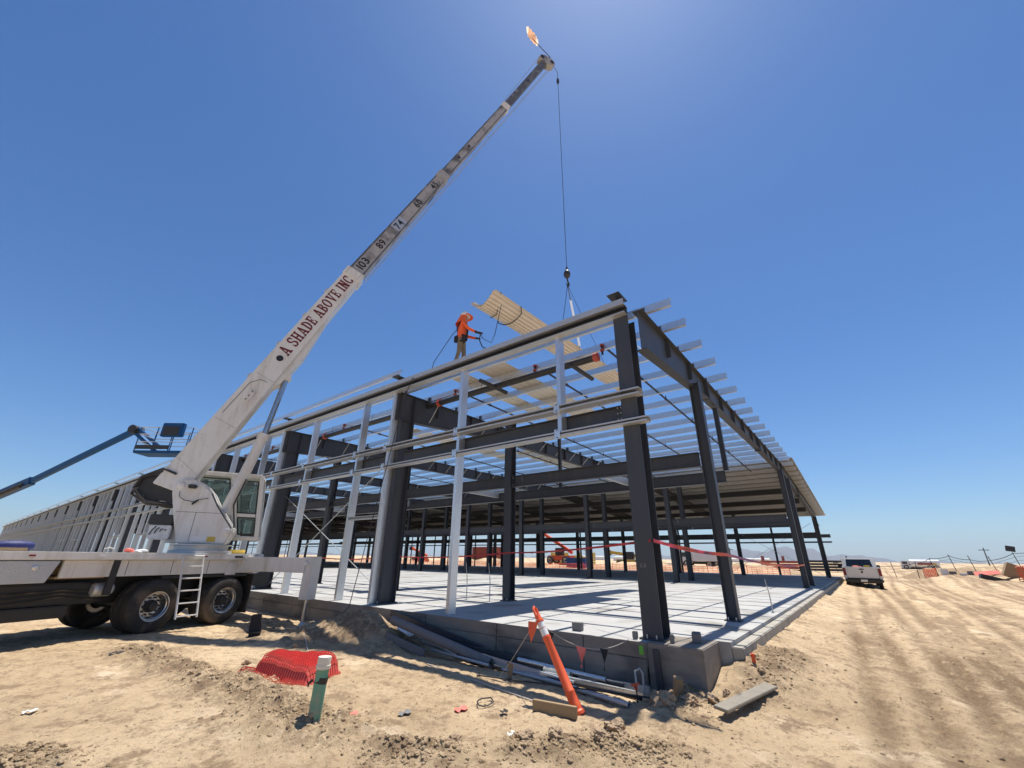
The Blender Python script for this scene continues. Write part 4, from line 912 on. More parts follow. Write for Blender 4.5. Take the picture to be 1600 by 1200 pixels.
# ------------------------------------------------------------------ things on and by the slab
def block(x, y, z, sx, sy, sz, rz, label, mt='blockg', cat='block'):
    c, s_ = math.cos(rz), math.sin(rz); return solo(MB().box((x, y, z+sz/2), (sx, sy, sz), (c, s_, 0), (-s_, c, 0)), 'concrete_block', M[mt], label, cat, 'spacer blocks on the slab', bevel=.008)
block(.12, -.56, .003, .22, .12, .12, .25, 'dark concrete block with holes on the slab corner')
block(-.16, 1.24, .004, .12, .16, .12, .1, 'grey concrete block on the foundation edge between the corner and the post')
block(-.24, .22, .004, .07, .07, .1, .1, 'small dark block left of the corner column base'); block(-.22, -.32, .004, .05, .06, .11, .3, 'small dark block right of the corner column base')
pm = MB().mm(-.4445, -.4405, .03, .09, -.15, -.04); solo(pm, 'paint_mark', mat('lime_paint', (.16, .5, .05), .7), 'lime green paint mark on the foundation below the corner column', 'paint mark')
for x_, y_, h, lb in ((5.22, -.8, .7, 'thin steel stake standing on the slab edge beside the gable'), (2.5, 5.45, .95, 'thin steel stake nearer the first inner column'), (2.44, 6.25, .95, 'thin steel stake left of the first inner column')):
    st = thing('steel_stake', (x_, y_, 0), lb, 'stake'); MB().tube([(x_, y_, .001), (x_-.01, y_, h*.55), (x_-.05, y_+.03, h)], [.014, .012, .007], 6).build('rod', M['galvdull'], st); MB().mm(x_-.04, x_+.04, y_-.04, y_+.04, .001, .012).build('foot', M['galvdull'], st)
for mb in text_mb('5.11', .06, (-.1705, .07, .98), (0, -1, 0), (0, 0, 1), .001)[0]: mb.build('chalk_mark', M['blockg'], bld)

# delineator with pennant string
dl = thing('delineator_post', (-2.05, .17, -.5), 'leaning orange delineator post with white bands before the foundation', 'delineator')
d0 = V(-2.05, .17, gz(-2.05, .17)-.02); d1 = V(-2.0, .79, .45); dd = (d1-d0).normalized(); DL = (d1-d0).length
MB().lathe([(.075, 0), (.078, .03), (.062, .05), (.062, .10), (.06, .11), (.058, .14), (.057, .22), (.06, .225), (.06, .235), (.054, .245), (.047, DL*.70), (.052, DL*.71), (.052, DL*.73), (.045, DL*.735), (.044, DL*.88), (.052, DL*.885), (.052, DL*.905), (.04, DL*.91), (.036, DL*.965), (.0, DL*.97)], d0, dd, 24).build('post', M['orange'], dl, smooth=True)
MB().lathe([(.0465, 0), (.0457, .085)], d0+dd*(DL*.74), dd, 24, True).build('reflective_band', M['refl'], dl, smooth=True)
MB().lathe([(.0457, 0), (.0452, .075)], d0+dd*(DL*.82), dd, 24, True).build('reflective_band', M['refl'], dl, smooth=True)
x, y, z = frame(dd); hm = MB()
hm.tube([d0+dd*(DL*.95)-y*.028, d0+dd*(DL*1.03)-y*.028, d0+dd*(DL*1.055), d0+dd*(DL*1.03)+y*.028, d0+dd*(DL*.95)+y*.028], .016, 8); hm.build('handle', M['orange'], dl, smooth=True)
ps = thing('pennant_string', tuple(d0+dd*(DL*.9)), 'white string with coloured pennants tied to the orange delineator', 'pennant string')
S0 = d0+dd*(DL*.92)+V(-.05, -.0, 0); S1 = V(-.44, .24, .02)
st1 = [S0.lerp(S1, t/16)+V(0, 0, -.95*(t/16)*(1-t/16)*.9) for t in range(17)]
st2 = [S0, V(-1.75, 1.2, .02), V(-1.62, 1.52, -.28), V(-1.6, 1.72, gz(-1.6, 1.72)+.01)]
MB().tube(st1, .004, 5).build('string', M['rope'], ps); MB().tube(st2, .004, 5).build('string', M['rope'], ps)
def pennant(p, dirv, L_, W_, mt, twist=0.):
    dirv = V(dirv).normalized(); n = dirv.cross(V(0, 0, 1)).normalized(); a, c = p-dirv*W_/2, p+dirv*W_/2; m = MB(); R_ = 5
    vs = []
    for j in range(R_+1):
        t = j/R_; w = 1-t*.97
        for k in (-1, 0, 1): vs.append(p+dirv*(k*W_/2*w)+V(0, 0, -L_*t)+n*(.025*math.sin(t*3+k+twist)))
    m.add(vs, [(j*3+k, j*3+k+1, (j+1)*3+k+1, (j+1)*3+k) for j in range(R_) for k in range(2)]); return m.build('pennant', M[mt], ps, smooth=True)
sdv = S1-S0
pennant(st1[7]+V(0, 0, 0), sdv, .24, .15, 'netred', .4); pennant(st1[11], sdv, .26, .14, 'cloth_dark', 1.); pennant(st1[2]+V(.0, 0, -.02), sdv, .24, .14, 'cloth_dark', 2)
pennant(V(-1.63, 1.50, -.26), (.1, 1, 0), .22, .16, 'khaki', .3); pennant(S0+V(-.03, .05, -.03), (.3, 1, 0), .22, .17, 'orange', 2.)
pk = MB().box((-2.30, .34, gz(-2.3, .34)+.05), (.52, .05, .11), (.16, -.98, 0), (.98, .16, 0)); solo(pk, 'timber_offcut', M['wood'], 'brown timber offcut on edge at the foot of the delineator', 'timber', bevel=.004)
gb = MB().box((-.58, -1.27, max(gz(-.58, -1.27), gz(.0, -1.4), gz(-1.1, -1.15))+.03), (1.35, .16, .032), (.97, -.22, .02), (.22, .97, .1)); solo(gb, 'grey_plank', M['greywood'], 'weathered grey plank lying on the soil beside the gable corner', 'plank', bevel=.006)
wb_ = MB().box((-.72, -.5, gz(-.72, -.5)+.10), (.1, .1, .24), (.8, .5, .2), (-.5, .8, .1)); solo(wb_, 'timber_block', M['wood'], 'square timber block standing tilted against the foundation corner', 'timber block', bevel=.006)
for x_, y_, lb in ((-.4, -.93, 'orange plastic tag on the soil near the grey plank'),):
    solo(MB().box((.42, -1.2, gz(.42, -1.2)+.05), (.04, .05, .12), (1, .2, .1), (0, 1, 0)), 'plastic_tag', M['orange'], lb, 'tag', bevel=.006)

# green standpipe
gp = thing('standpipe', (-4.22, 1.93, -.5), 'green plastic standpipe with cream cap and black tape in the foreground', 'pipe')
g0 = V(-4.22, 1.93, gz(-4.22, 1.93)-.05); gd = V(.02, -.02, 1).normalized()
MB().lathe([(.0, 0), (.062, 0), (.062, .46), (.0, .46)], g0, gd, 28).build('pipe', M['greenpvc'], gp, smooth=True)
MB().lathe([(.0625, 0), (.071, .004), (.071, .035), (.066, .04), (.066, .10), (.064, .108), (.0, .11)], g0+gd*.455, gd, 28).build('cap', M['capwhite'], gp, smooth=True)
MB().lathe([(.0632, 0), (.0632, .055)], g0+gd*.335, (gd+V(.12, -.1, 0)).normalized(), 28, True).build('tape_wrap', M['black'], gp, smooth=True)
MB().tube([g0+V(-.05, .05, .36), g0+V(-.075, .075, .33), g0+V(-.07, .085, .30)], [.014, .012, .008], 6).build('tape_end', M['black'], gp)
m = MB(); m.add([g0+V(.05*math.cos(a)*k+(-.02), .05*math.sin(a)*k-.03, .07-.035*k+.01*math.sin(a*5)) for k in (1, 2, 3) for a in np.linspace(2.6, 6.2, 12)], [(r*12+i, r*12+i+1, (r+1)*12+i+1, (r+1)*12+i) for r in range(2) for i in range(11)])
m.build('plastic_skirt', M['cloth_dark'], gp, smooth=True)

# red netting, folded bale
nt_ = thing('netting_bale', (-3.25, 4.1, -.5), 'folded bale of red plastic safety netting lying on the sand', 'netting')
def netting(org, ux, uy, nu, nv, hfun, r=.0045):
    m = MB(); g = [[V(org)+V(ux)*(i/nu)+V(uy)*(j/nv) for j in range(nv+1)] for i in range(nu+1)]
    for i in range(nu+1):
        for j in range(nv+1): p = g[i][j]; g[i][j] = V(p.x, p.y, hfun(p.x, p.y, i/nu, j/nv))
    def st(a, b):
        x, y, z = frame(b-a); a2, b2 = a, b; w = r
        m.add([a2+y*w, a2-y*w*.5+z*w, a2-y*w*.5-z*w, b2+y*w, b2-y*w*.5+z*w, b2-y*w*.5-z*w], [(0, 1, 4, 3), (1, 2, 5, 4), (2, 0, 3, 5)])
    for i in range(nu+1):
        for j in range(nv): st(g[i][j], g[i][j+1])
    for i in range(nu):
        for j in range(nv+1): st(g[i][j], g[i+1][j])
    return m
no = V(-3.75, 4.50, 0); nu_ = V(.22, -1.13, 0); nv_ = V(.66, .30, 0)
def hfold(a, c, hh, L_=0):
    e = min(1, min(a, 1-a)/.09)**.5*min(1, min(c, 1-c)/.12)**.5
    return -.492+hh*e*(1+.2*math.sin(a*5+.6)*math.sin(c*4+.4))+.006*math.sin(a*23+c*9+L_)
core = MB(); NU, NV = 24, 16
core.add([(lambda p, a, c: V(p.x, p.y, hfold(a, c, .19)))(no+nu_*(i/NU)+nv_*(j/NV), i/NU, j/NV) for i in range(NU+1) for j in range(NV+1)], [(i*(NV+1)+j, (i+1)*(NV+1)+j, (i+1)*(NV+1)+j+1, i*(NV+1)+j+1) for i in range(NU) for j in range(NV)])
core.build('folded_core', M['netdark'], nt_, smooth=True)
for L_, hh, r_ in ((0, .205, .0075), (1, .225, .0065)):
    netting(no+V(.02*L_, .025*L_, 0), nu_, nv_, 24, 14, lambda x_, y_, a, c: hfold(a, c, hh, L_)+.008, r_).build('net_fold', M['netred'], nt_)['kind'] = 'stuff'
netting(no+V(-.15, .10, 0), nu_*1.16, nv_*1.16, 24, 15, lambda x_, y_, a, c: gz(x_, y_)+.012+.01*math.sin(a*9+c*7), .0045).build('net_fold', M['netred'], nt_)['kind'] = 'stuff'

# ------------------------------------------------------------------ scrap along the foundation
def gp3(x_, y_, dz=.03): return V(x_, y_, gz(x_, y_)+dz)
def scrap(kind, a, c, mt, label, r=.03, h0=.03, h1=.03):
    A, B = gp3(*a, h0), gp3(*c, h1)
    if kind == 'pipe':
        m = MB(); x, y, z = frame(B-A); L_ = (B-A).length
        m.lathe([(r, 0), (r, L_), (r*.86, L_), (r*.86, 0), (r, 0)], A, x, 14, True); return solo(m, 'scrap_pipe', M[mt], label, 'pipe', 'scrap along the foundation', smooth=True)
    x, y, z = frame(B-A); m = MB().prism(csec(r*2.4, r*1.2, .003, .01), A, y, z, B-A)
    return solo(m, 'scrap_stud', M[mt], label, 'metal stud', 'scrap along the foundation')
scrap('pipe', (-.98, 5.0), (-1.02, 2.35), 'blockg', 'thick grey pipe with open end in the scrap by the foundation', .075, .16, .08)
scrap('stud', (-.52, 5.7), (-.56, 3.0), 'steel', 'long dark channel leaning along the foundation', .05, .2, .16)
scrap('stud', (-.60, 3.6), (-.62, 1.9), 'steel', 'dark channel whose end overlaps the bright pipe', .055, .16, .12)
scrap('pipe', (-.64, 2.1), (-.62, .55), 'galv', 'bright silver pipe against the foundation', .032, .15, .10)
scrap('stud', (-.80, 4.3), (-1.12, 1.35), 'galv', 'long bright stud on top of the scrap heap', .035, .2, .08)
scrap('stud', (-.86, 4.2), (-1.05, 2.7), 'galv', 'shorter bright stud beside the long bright one', .03, .22, .14)
scrap('pipe', (-1.0, 1.7), (-1.55, -.2), 'galvdull', 'grey conduit slanting out towards the camera', .028, .05, .03)
scrap('stud', (-.78, 1.5), (-.78, -.05), 'galv', 'bright stud ending near the orange stake cap', .035, .06, .05)
scrap('stud', (-.62, 1.0), (-.55, -.05), 'galvdull', 'perforated dull stud close under the pennants', .035, .05, .05)
scrap('stud', (-1.2, 4.9), (-1.22, 3.75), 'blockg', 'short brown-grey rail in front of the thick pipe', .045, .05, .05)
scrap('pipe', (-.72, 3.4), (-.8, 1.2), 'pipe', 'black pipe in the middle of the scrap heap', .04, .09, .06)
scrap('pipe', (-.9, 2.9), (-.98, 1.0), 'steel', 'dark tube under the long bright stud', .04, .05, .04)
scrap('pipe', (-.7, 1.55), (-.66, 1.1), 'capwhite', 'short thick white pipe piece behind the delineator', .05, .1, .09)
scrap('stud', (-1.15, 1.6), (-1.2, 1.2), 'galvdull', 'short stud offcut beside the brown pennant', .03, .04, .04)
scrap('pipe', (-1.7, 3.1), (-2.15, .5), 'rope', 'thin rusty rod lying on the sand', .008, .012, .012)
scrap('pipe', (-1.75, 2.0), (-1.2, -.6), 'wire', 'thin dark rod half buried in front of the scrap', .009, .015, .012)
for i_, (a_, c_, mt_, r_, lb_) in enumerate((((-.7, 4.6), (-.85, 3.2), 'galv', .014, 'thin bright rod near the top of the scrap heap'), ((-.9, 3.9), (-1.25, 2.2), 'galvdull', .02, 'dull tube lying over the thick grey pipe'), ((-.68, 2.6), (-.9, .9), 'galv', .018, 'thin bright tube in the middle of the scrap heap'), ((-.85, 1.1), (-.95, -.1), 'pipe', .025, 'black tube end behind the rebar stake'), ((-.55, 1.7), (-.58, .3), 'steel', .03, 'dark tube tight against the foundation'), ((-1.05, 2.1), (-1.35, .6), 'galvdull', .02, 'dull tube running under the delineator'))): scrap('pipe', a_, c_, mt_, lb_, r_, .12 if i_ < 3 else .04, .06)
ssx = MB(); ssx.add([gp3(-.72, 5.05, .13), gp3(-.95, 4.9, .1), gp3(-.98, 4.45, .13), gp3(-.75, 4.5, .2), gp3(-.85, 4.7, .12)], [(0, 1, 4), (1, 2, 4), (2, 3, 4), (3, 0, 4)]); solo(ssx, 'metal_sheet_scrap', M['galv'], 'crumpled piece of sheet metal at the top of the scrap heap', 'sheet metal')
rs = thing('rebar_stake', tuple(gp3(-1.15, -.13)), 'rebar stake with an orange plastic cap by the corner', 'stake')
MB().cyl(gp3(-1.15, -.13, -.05), gp3(-1.15, -.13, .17), .008, n=6).build('bar', M['wire'], rs)
MB().lathe([(.015, 0), (.02, .05), (.055, .06), (.055, .075), (.0, .08)], gp3(-1.15, -.13, .14), (0, .2, 1), 14).build('cap', M['orange'], rs, smooth=True)
bc = MB().tube([gp3(-.75, .05, .02), gp3(-.73, .05, .2), gp3(-.72, .06, .3), gp3(-.70, .0, .33), gp3(-.68, -.03, .28), gp3(-.68, -.03, .05)], .014, 7); solo(bc, 'bent_conduit', M['galvdull'], 'bent grey conduit standing up by the foundation', 'conduit', smooth=True)
fs_ = MB().box((-.47, -.17, -.30), (.03, .09, .5), (1, 0, .1), (0, 1, 0)); solo(fs_, 'form_stake', M['steel'], 'dark form stake leaning on the foundation near the corner', 'stake', bevel=.004)
# small litter
def scrapcloth(x_, y_, w, mt, label, name='plastic_scrap', cat='scrap'):
    m = MB(); n = 5
    m.add([V(x_+w*(i/(n-1)-.5)*(1+.3*math.sin(j)), y_+w*.6*(j/(n-1)-.5)+.02*math.sin(i*2), gz(x_, y_)+.012+.02*abs(math.sin(i*1.3+j*.8))) for i in range(n) for j in range(n)], [(i*n+j, (i+1)*n+j, (i+1)*n+j+1, i*n+j+1) for i in range(n-1) for j in range(n-1)])
    solo(m, name, M[mt], label, cat, smooth=True)
scrapcloth(-2.87, 1.21, .16, 'netred', 'red plastic scrap on the sand near the black strap loop')
scrapcloth(-3.93, 1.71, .11, 'netred', 'red plastic scrap on the sand right of the green standpipe')
scrapcloth(-3.38, 1.56, .14, 'blockg', 'grey plastic scrap on the sand in the middle foreground')
scrapcloth(-2.65, .77, .10, 'cloth_dark', 'black cloth scrap on the sand left of the timber offcut')
scrapcloth(-3.07, .33, .10, 'refl', 'white paper scrap beside the clods at the bottom')
scrapcloth(-4.72, 7.21, .18, 'wire', 'dark plastic scrap on the low soil ridge before the crane')
scrapcloth(-5.9, 4.6, .10, 'refl', 'pale paper scrap on the sand at the lower left')
sl_ = [gp3(-2.53+.13*math.cos(a)*(1+.3*math.sin(2*a)), 1.15+.10*math.sin(a), .015+.02*abs(math.sin(a*1.5))) for a in np.linspace(0, 5.6, 14)]
solo(MB().tube(sl_, .008, 6), 'strap_loop', M['wire'], 'loop of black strap lying on the sand', 'strap')
bt = thing('plastic_stub', tuple(gp3(-2.5, 7.5)), 'upright black plastic stub in the sand near the outrigger', 'plastic stub')
t0 = gp3(-2.5, 7.5, -.03)
MB().prism([(-.10, 0), (.10, 0), (.12, .2), (.08, .46), (-.09, .44), (-.11, .2)], t0, (.8, -.6, 0), (-.05, .05, 1), (.05, .06, 0)).build('sheet', M['cloth_dark'], bt, bevel=.01)
MB().box(t0+V(-.02, .0, .12), (.24, .09, .02), (.8, -.6, 0), (.6, .8, 0)).build('tape_band', M['pipe'], bt)
rope([gp3(-1.9, 6.9, .01), gp3(-2.1, 6.2, .012), gp3(-2.35, 5.6, .012), gp3(-2.6, 5.0, .01)], .009, M['rope'], 'pale cord lying on the sand behind the red netting')
rope([gp3(-1.55, 6.95, .02), gp3(-1.7, 7.4, .02), gp3(-1.85, 7.8, .02), gp3(-1.6, 8.1, .02)], .02, M['rod'], 'blue-grey hose curled round the outrigger pad')

# rocks and clods
CLB = [(-2.24, -.35, .13), (-1.32, -.54, .16), (-1.05, -.38, .14), (-3.12, .12, .10), (-2.95, -.1, .11), (-2.78, -.45, .09), (-.9, -.25, .12), (-3.6, .6, .08), (-1.0, -.72, .12), (-.62, -.86, .1), (-.35, -.98, .08), (-2.35, -.5, .08), (.3, -1.3, .06), (-4.0, 1.2, .07), (-3.05, .3, .07), (-4.35, 4.9, .06), (-3.5, 5.3, .07), (-2.4, 5.9, .08)]
where = ['beside the timber offcut', 'at the foot of the foundation corner', 'next to the largest corner clod', 'at the bottom edge, left of centre', 'at the bottom edge in the clod ridge', 'at the right end of the clod ridge', 'in the shade by the rebar stake', 'left of the white paper scrap', 'in front of the foundation corner', 'below the timber block', 'by the gable kerb', 'behind the clod ridge', 'near the grey plank', 'below the green standpipe', 'above the white paper scrap', 'on the ridge before the crane', 'left of the red netting', 'behind the red netting']
for (x_, y_, r), wh in zip(CLB, where):
    r *= .72; m = MB(); m.blob((0, 0, 0), 1, .03, 3); pa = np.array(m.v); ph = random.uniform(0, 50)
    nz_ = 1+.75*fbm(pa[:, 0]+ph+pa[:, 2]*.7, pa[:, 1]-pa[:, 2]*.9, 1.2, 3, 12)+.3*fbm(pa[:, 0]*1.3+ph, pa[:, 1]+pa[:, 2], 4.5, 2, 13)
    sc_ = (r*random.uniform(.95, 1.45), r*random.uniform(.8, 1.1), r*.75); m.v = [(x_+p[0]*sc_[0]*k, y_+p[1]*sc_[1]*k, gz(x_, y_)+r*.25+p[2]*sc_[2]*k) for p, k in zip(pa, nz_)]; solo(m, 'dirt_clod', M['clod'], 'rough brown dirt clod '+wh, 'dirt clod', 'large dirt clods')
st = MB(); cnt = 0; tries = 0
while cnt < 9000 and tries < 90000:
    tries += 1
    if cnt < 5200:
        a, c, w = random.choice(CL_LINES[:9]); t = random.random(); x_, y_ = lerp(a[0], c[0], t)+random.gauss(0, w*.75), lerp(a[1], c[1], t)+random.gauss(0, w*.75); r = .005+.022*random.random()**3
    else:
        x_, y_ = (random.uniform(-6.3, 2.5), random.uniform(-3.4, 9.5)) if cnt > 7000 else (random.uniform(-5.5, -.8), random.uniform(-1.8, 3.5)); r = .003+.012*random.random()**4
    if cnt > 8400: x_, y_ = random.uniform(-1, 9), random.uniform(-5.5, -1.2); r = .004+.03*random.random()**5
    if x_ > -.46 and y_ > -1.12: continue
    st.blob((x_, y_, 0), (r, r*random.uniform(.7, 1.2), r*.75), .22); cnt += 1
zz = gheight(np.array([p[0] for p in st.v]), np.array([p[1] for p in st.v]))
pts_ = np.array(st.v); cx = pts_.reshape(-1, 12, 3).mean(1); cz = gheight(cx[:, 0], cx[:, 1]); pts_ = pts_.reshape(-1, 12, 3); pts_[:, :, 2] += cz[:, None]+.002
st.v = [tuple(p) for p in pts_.reshape(-1, 3)]
so = st.build('dirt_crumbs', M['soil'], None, loc=(0, 0, 0)); tag(so, 'crumbs of dry soil scattered over the sand', 'soil', kind='stuff')

# ------------------------------------------------------------------ pickup
pu = thing('pickup_truck', (30.2, -2.42, -.55), 'white pickup truck seen from behind beside the slab', 'pickup truck')
def pq(x_, y_, z_): return V(30.2+x_, -2.42+y_+.035*x_, -.55+z_)
def pbox(x0, x1, y0, y1, z0, z1): 
    m = MB(); m.add([pq(a, c, e) for a, c, e in ((x0, y0, z0), (x1, y0, z0), (x1, y1, z0), (x0, y1, z0), (x0, y0, z1), (x1, y0, z1), (x1, y1, z1), (x0, y1, z1))], [(0, 3, 2, 1), (4, 5, 6, 7), (0, 1, 5, 4), (1, 2, 6, 5), (2, 3, 7, 6), (3, 0, 4, 7)]); return m
for s_ in (-1, 1): pbox(.05, 2.0, s_*.99 if s_ < 0 else .89, -.89 if s_ < 0 else .99, .62, 1.34).build('bed_side', M['pickup'], pu, bevel=.04)
pbox(.0, .07, -.80, .80, .68, 1.33).build('tailgate', M['pickup'], pu, bevel=.025)
for s_ in (-1, 1): pbox(.0, .12, .81*s_ if s_ > 0 else -.99, .99 if s_ > 0 else -.81, .62, 1.34).build('rear_pillar', M['pickup'], pu, bevel=.03)
for s_ in (-1, 1): pbox(-.015, .06, min(.83*s_, .97*s_), max(.83*s_, .97*s_), .82, 1.26).build('tail_light', M['tail'], pu, bevel=.015)
pbox(-.03, 0.0, -.12, .12, 1.17, 1.23).build('tailgate_handle', M['black'], pu, bevel=.008)
pbox(-.02, 0.0, -.05, .05, .98, 1.10).build('badge', M['black'], pu, bevel=.008)
pbox(-.16, .06, -.98, .98, .44, .63).build('bumper', M['black'], pu, bevel=.04)
pbox(-.175, -.16, -.17, .17, .47, .6).build('licence_plate', M['refl'], pu)
pbox(.05, 5.5, -.75, .75, .38, .66).build('underbody', M['black'], pu)
pbox(.07, 1.98, -.88, .88, .72, .78).build('bed_floor', M['black'], pu)
m = MB(); cabp = [(2.02, .6), (4.15, .6), (4.15, 1.28), (3.55, 1.88), (2.3, 1.90), (2.05, 1.32)]
m.prism(cabp, pq(0, -.92, 0), (1, .035, 0), EZ, (0, 1.84, 0)); m.build('cab', M['pickup'], pu, bevel=.06)
m = MB().add([pq(2.045, -.72, 1.36), pq(2.045, .72, 1.36), pq(2.255, .66, 1.80), pq(2.255, -.66, 1.80)], [(0, 3, 2, 1)]); m.build('rear_window', M['darkglass'], pu)
m = MB().prism([(4.1, .55), (5.75, .55), (5.8, 1.1), (5.5, 1.22), (4.1, 1.30)], pq(0, -.96, 0), (1, .035, 0), EZ, (0, 1.92, 0)); m.build('bonnet', M['pickup'], pu, bevel=.06)
for s_ in (-1, 1):
    m = MB().prism([(2.35, 1.36), (4.0, 1.36), (3.5, 1.78), (2.5, 1.80)], pq(0, .925*s_, 0), (1, .035, 0), EZ, (0, .01*s_, 0)); m.build('side_window', M['darkglass'], pu)
    pbox(3.85, 4.0, min(.95*s_, 1.2*s_), max(.95*s_, 1.2*s_), 1.25, 1.45).build('mirror', M['black'], pu, bevel=.02)
    for x_ in (1.15, 4.75): wheel(0, 0, s_, pu, sc=.74, dirv=V(0, 1, 0), detail=False, base=pq(x_, .84*s_, .385))
ib = MB().box(pq(.55, -.35, 1.34), (.5, .36, .2), EX, EY); solo(ib, 'cooler_box', M['yellow'], 'yellow box in the bed of the pickup', 'box', bevel=.03)
tx = MB(); tx.blob(pq(.6, .2, 1.3), (.3, .3, .12), .2, 1); solo(tx, 'tool_bag', M['darkred'], 'dark bag in the bed of the pickup', 'bag', smooth=True)

# ------------------------------------------------------------------ distance: right side
fe = thing('site_fence', (64, -2, 0), 'dark wire fence with leaning posts along the far soil berm', 'fence')
prev = None
for k in range(22):
    yy = 1.0-1.55*k; X_ = 57+1.5*math.sin(k*.9)+max(0, 5-k)*5.0; zb = gz(X_, yy)-.1; ln = random.uniform(-.1, .45); hp = 1.7+(.9 if k in (11, 13, 15, 17) else 0)*random.uniform(.6, 1.1)
    top = V(X_, yy+ln*hp*.5, zb+hp)
    MB().cyl((X_, yy, zb), top, .032, n=6).build('post', M['wire'], fe)
    t2 = V(X_, yy+ln*.7, zb+1.5+.25*math.sin(k*1.3))
    if prev is not None:
        MB().tube(sag(prev, t2, .12, 6), .028, 5).build('top_cable', M['wire'], fe)
        for q in (.35, .7): MB().tube([prev-V(0, 0, q), t2-V(0, 0, q)], .012, 4).build('wire', M['wire'], fe)
    prev = t2
sg = MB().box((63, -15.2, gz(63, -15.2)+1.9), (.05, .7, .55), EX, (0, 1, .2)); solo(sg, 'fence_sign', M['wire'], 'small dark sign board on the far fence', 'sign', bevel=.01)
wt = thing('water_truck', (150, -14.4, -.5), 'white tanker truck with red stripe far behind the berm', 'tanker truck')
m = MB(); prof_ = [(1.25*math.copysign(abs(math.cos(a))**.6, math.cos(a)), .95*math.copysign(abs(math.sin(a))**.6, math.sin(a))) for a in np.linspace(0, 2*math.pi, 20, endpoint=False)]
m.prism(prof_, (150, -17.4, .85), (1, 0, 0), (0, 0, 1), (0, 5.6, 0)); m.build('tank', M['pickup'], wt, smooth=True)
MB().mm(148.7, 148.76, -16.0, -13.2, .55, 1.05).build('red_panel', M['darkred'], wt); MB().mm(148.7, 148.76, -16.8, -16.05, .6, 1.0).build('orange_panel', M['yellow'], wt)
MB().mm(149, 151.4, -11.7, -10.0, -.4, 1.5).build('cab', M['pickup'], wt, bevel=.15); MB().mm(148.95, 149.0, -11.3, -10.3, .7, 1.3).build('cab_window', M['darkglass'], wt)
MB().mm(149.2, 151.2, -17.6, -10, -.5, -.1).build('chassis', M['black'], wt)
for yy in (-16.6, -15.4, -10.9):
    for s_ in (-1, 1): wheel(0, 0, s_, wt, dirv=V(1, 0, 0), detail=False, base=(150+1.1*s_, yy, -.2+.2))
def netpanel(name, a, c, h, label, nh=7, nv=14, r=.016, mt='orange', lean=0.):
    a, c = V(a), V(c); m = MB()
    P_ = lambda i, j: a.lerp(c, i/nv)+V(lean*j/nh, 0, h*j/nh*(1+.05*math.sin(i)))
    for i in range(nv+1): m.tube([P_(i, j) for j in range(nh+1)], r, 4, False)
    for j in range(nh+1): m.tube([P_(i, j) for i in range(nv+1)], r, 4, False)
    t = thing(name, tuple(a), label, 'barrier net'); m.build('net', M[mt], t)
    for q in (a, c): MB().cyl(q-V(0, 0, .1), q+V(lean, 0, h+.1), .03, n=6).build('post', M['wood'], t)
netpanel('barrier_net', (45.5, -11.9, gz(45.5, -11.9)), (45.2, -15.0, gz(45.2, -15.0)), 1.0, 'orange barrier net at the right edge of the view', r=.03)
netpanel('barrier_net', (51.5, -6.9, gz(51.5, -6.9)), (52.4, -7.9, gz(52.4, -7.9)), .75, 'small orange barrier net beside the dirt track', nv=8, r=.025, lean=-.3)
netpanel('barrier_net', (52.5, -10.5, gz(52.5, -10.5)+.05), (52.8, -12.2, gz(52.8, -12.2)+.05), .25, 'slumped red barrier net lying on the berm', r=.03, mt='netred', lean=.9)
for (x_, y_, sx, sy, sz, tilt, mt, lb) in ((48, -12.3, .9, 1.3, 1.1, .5, 'wood', 'tilted brown timber crate on the berm'), (46.5, -10.9, 1.0, 2.0, .35, .3, 'black', 'dark overturned trough in front of the berm'), (54, -14.2, .8, 1.0, .6, .2, 'wood', 'small brown crate on top of the berm')):
    m = MB().box((x_, y_, gz(x_, y_)+sz*.35), (sx, sy, sz), EX, (0, 1, tilt)); solo(m, 'site_crate', M[mt], lb, 'crate', bevel=.03)
for k, (x_, y_) in enumerate(((54, -8.6), (54.3, -9.2), (54.1, -9.9), (54.5, -10.5))):
    tag(MB().cyl((x_, y_, gz(x_, y_)-.02), (x_, y_, gz(x_, y_)+.5), .28, n=12).build('small_drum', M['refl' if k % 2 == 0 else 'blockg'], None, True, .03), 'small drum in the row beside the orange net, '+('first', 'second', 'third', 'fourth')[k]+' from the left', 'drum', 'small drums by the track')

# ------------------------------------------------------------------ distance: seen through the building
def container(x0, y0, L_, W_, H_, mt, label):
    z0 = gz(x0, y0)-.05; t = thing('shipping_container', (x0, y0, z0), label, 'container')
    m = MB(); n = 22; prof2 = []
    for i in range(n):
        y1, y2 = i*L_/n, (i+1)*L_/n; q = (y2-y1)/4; prof2 += [(y1, 0), (y1+q, 0), (y1+1.5*q, .06), (y1+3*q, .06), (y1+3.5*q, 0)]
    prof2 += [(L_, 0), (L_, W_), (0, W_)]
    m.prism([(p[0], p[1]) for p in prof2], (x0, y0, z0+.12), (0, 1, 0), (1, 0, 0), (0, 0, H_-.2)); m.build('shell', M[mt], t)
    for zz in (0, H_-.1): MB().mm(x0-.02, x0+W_+.02, y0-.02, y0+L_+.02, z0+zz, z0+zz+.13).build('frame_rail', M[mt], t)
container(58, 52, 6, 2.4, 2.5, 'darkred', 'rust red shipping container beyond the far wall of the shed')
container(48, 27.5, 3, 2.0, 1.3, 'bluebox', 'low blue container beyond the slab')
container(86, 72, 12, 2.4, 2.6, 'darkred', 'long red container far behind the shed on the left')
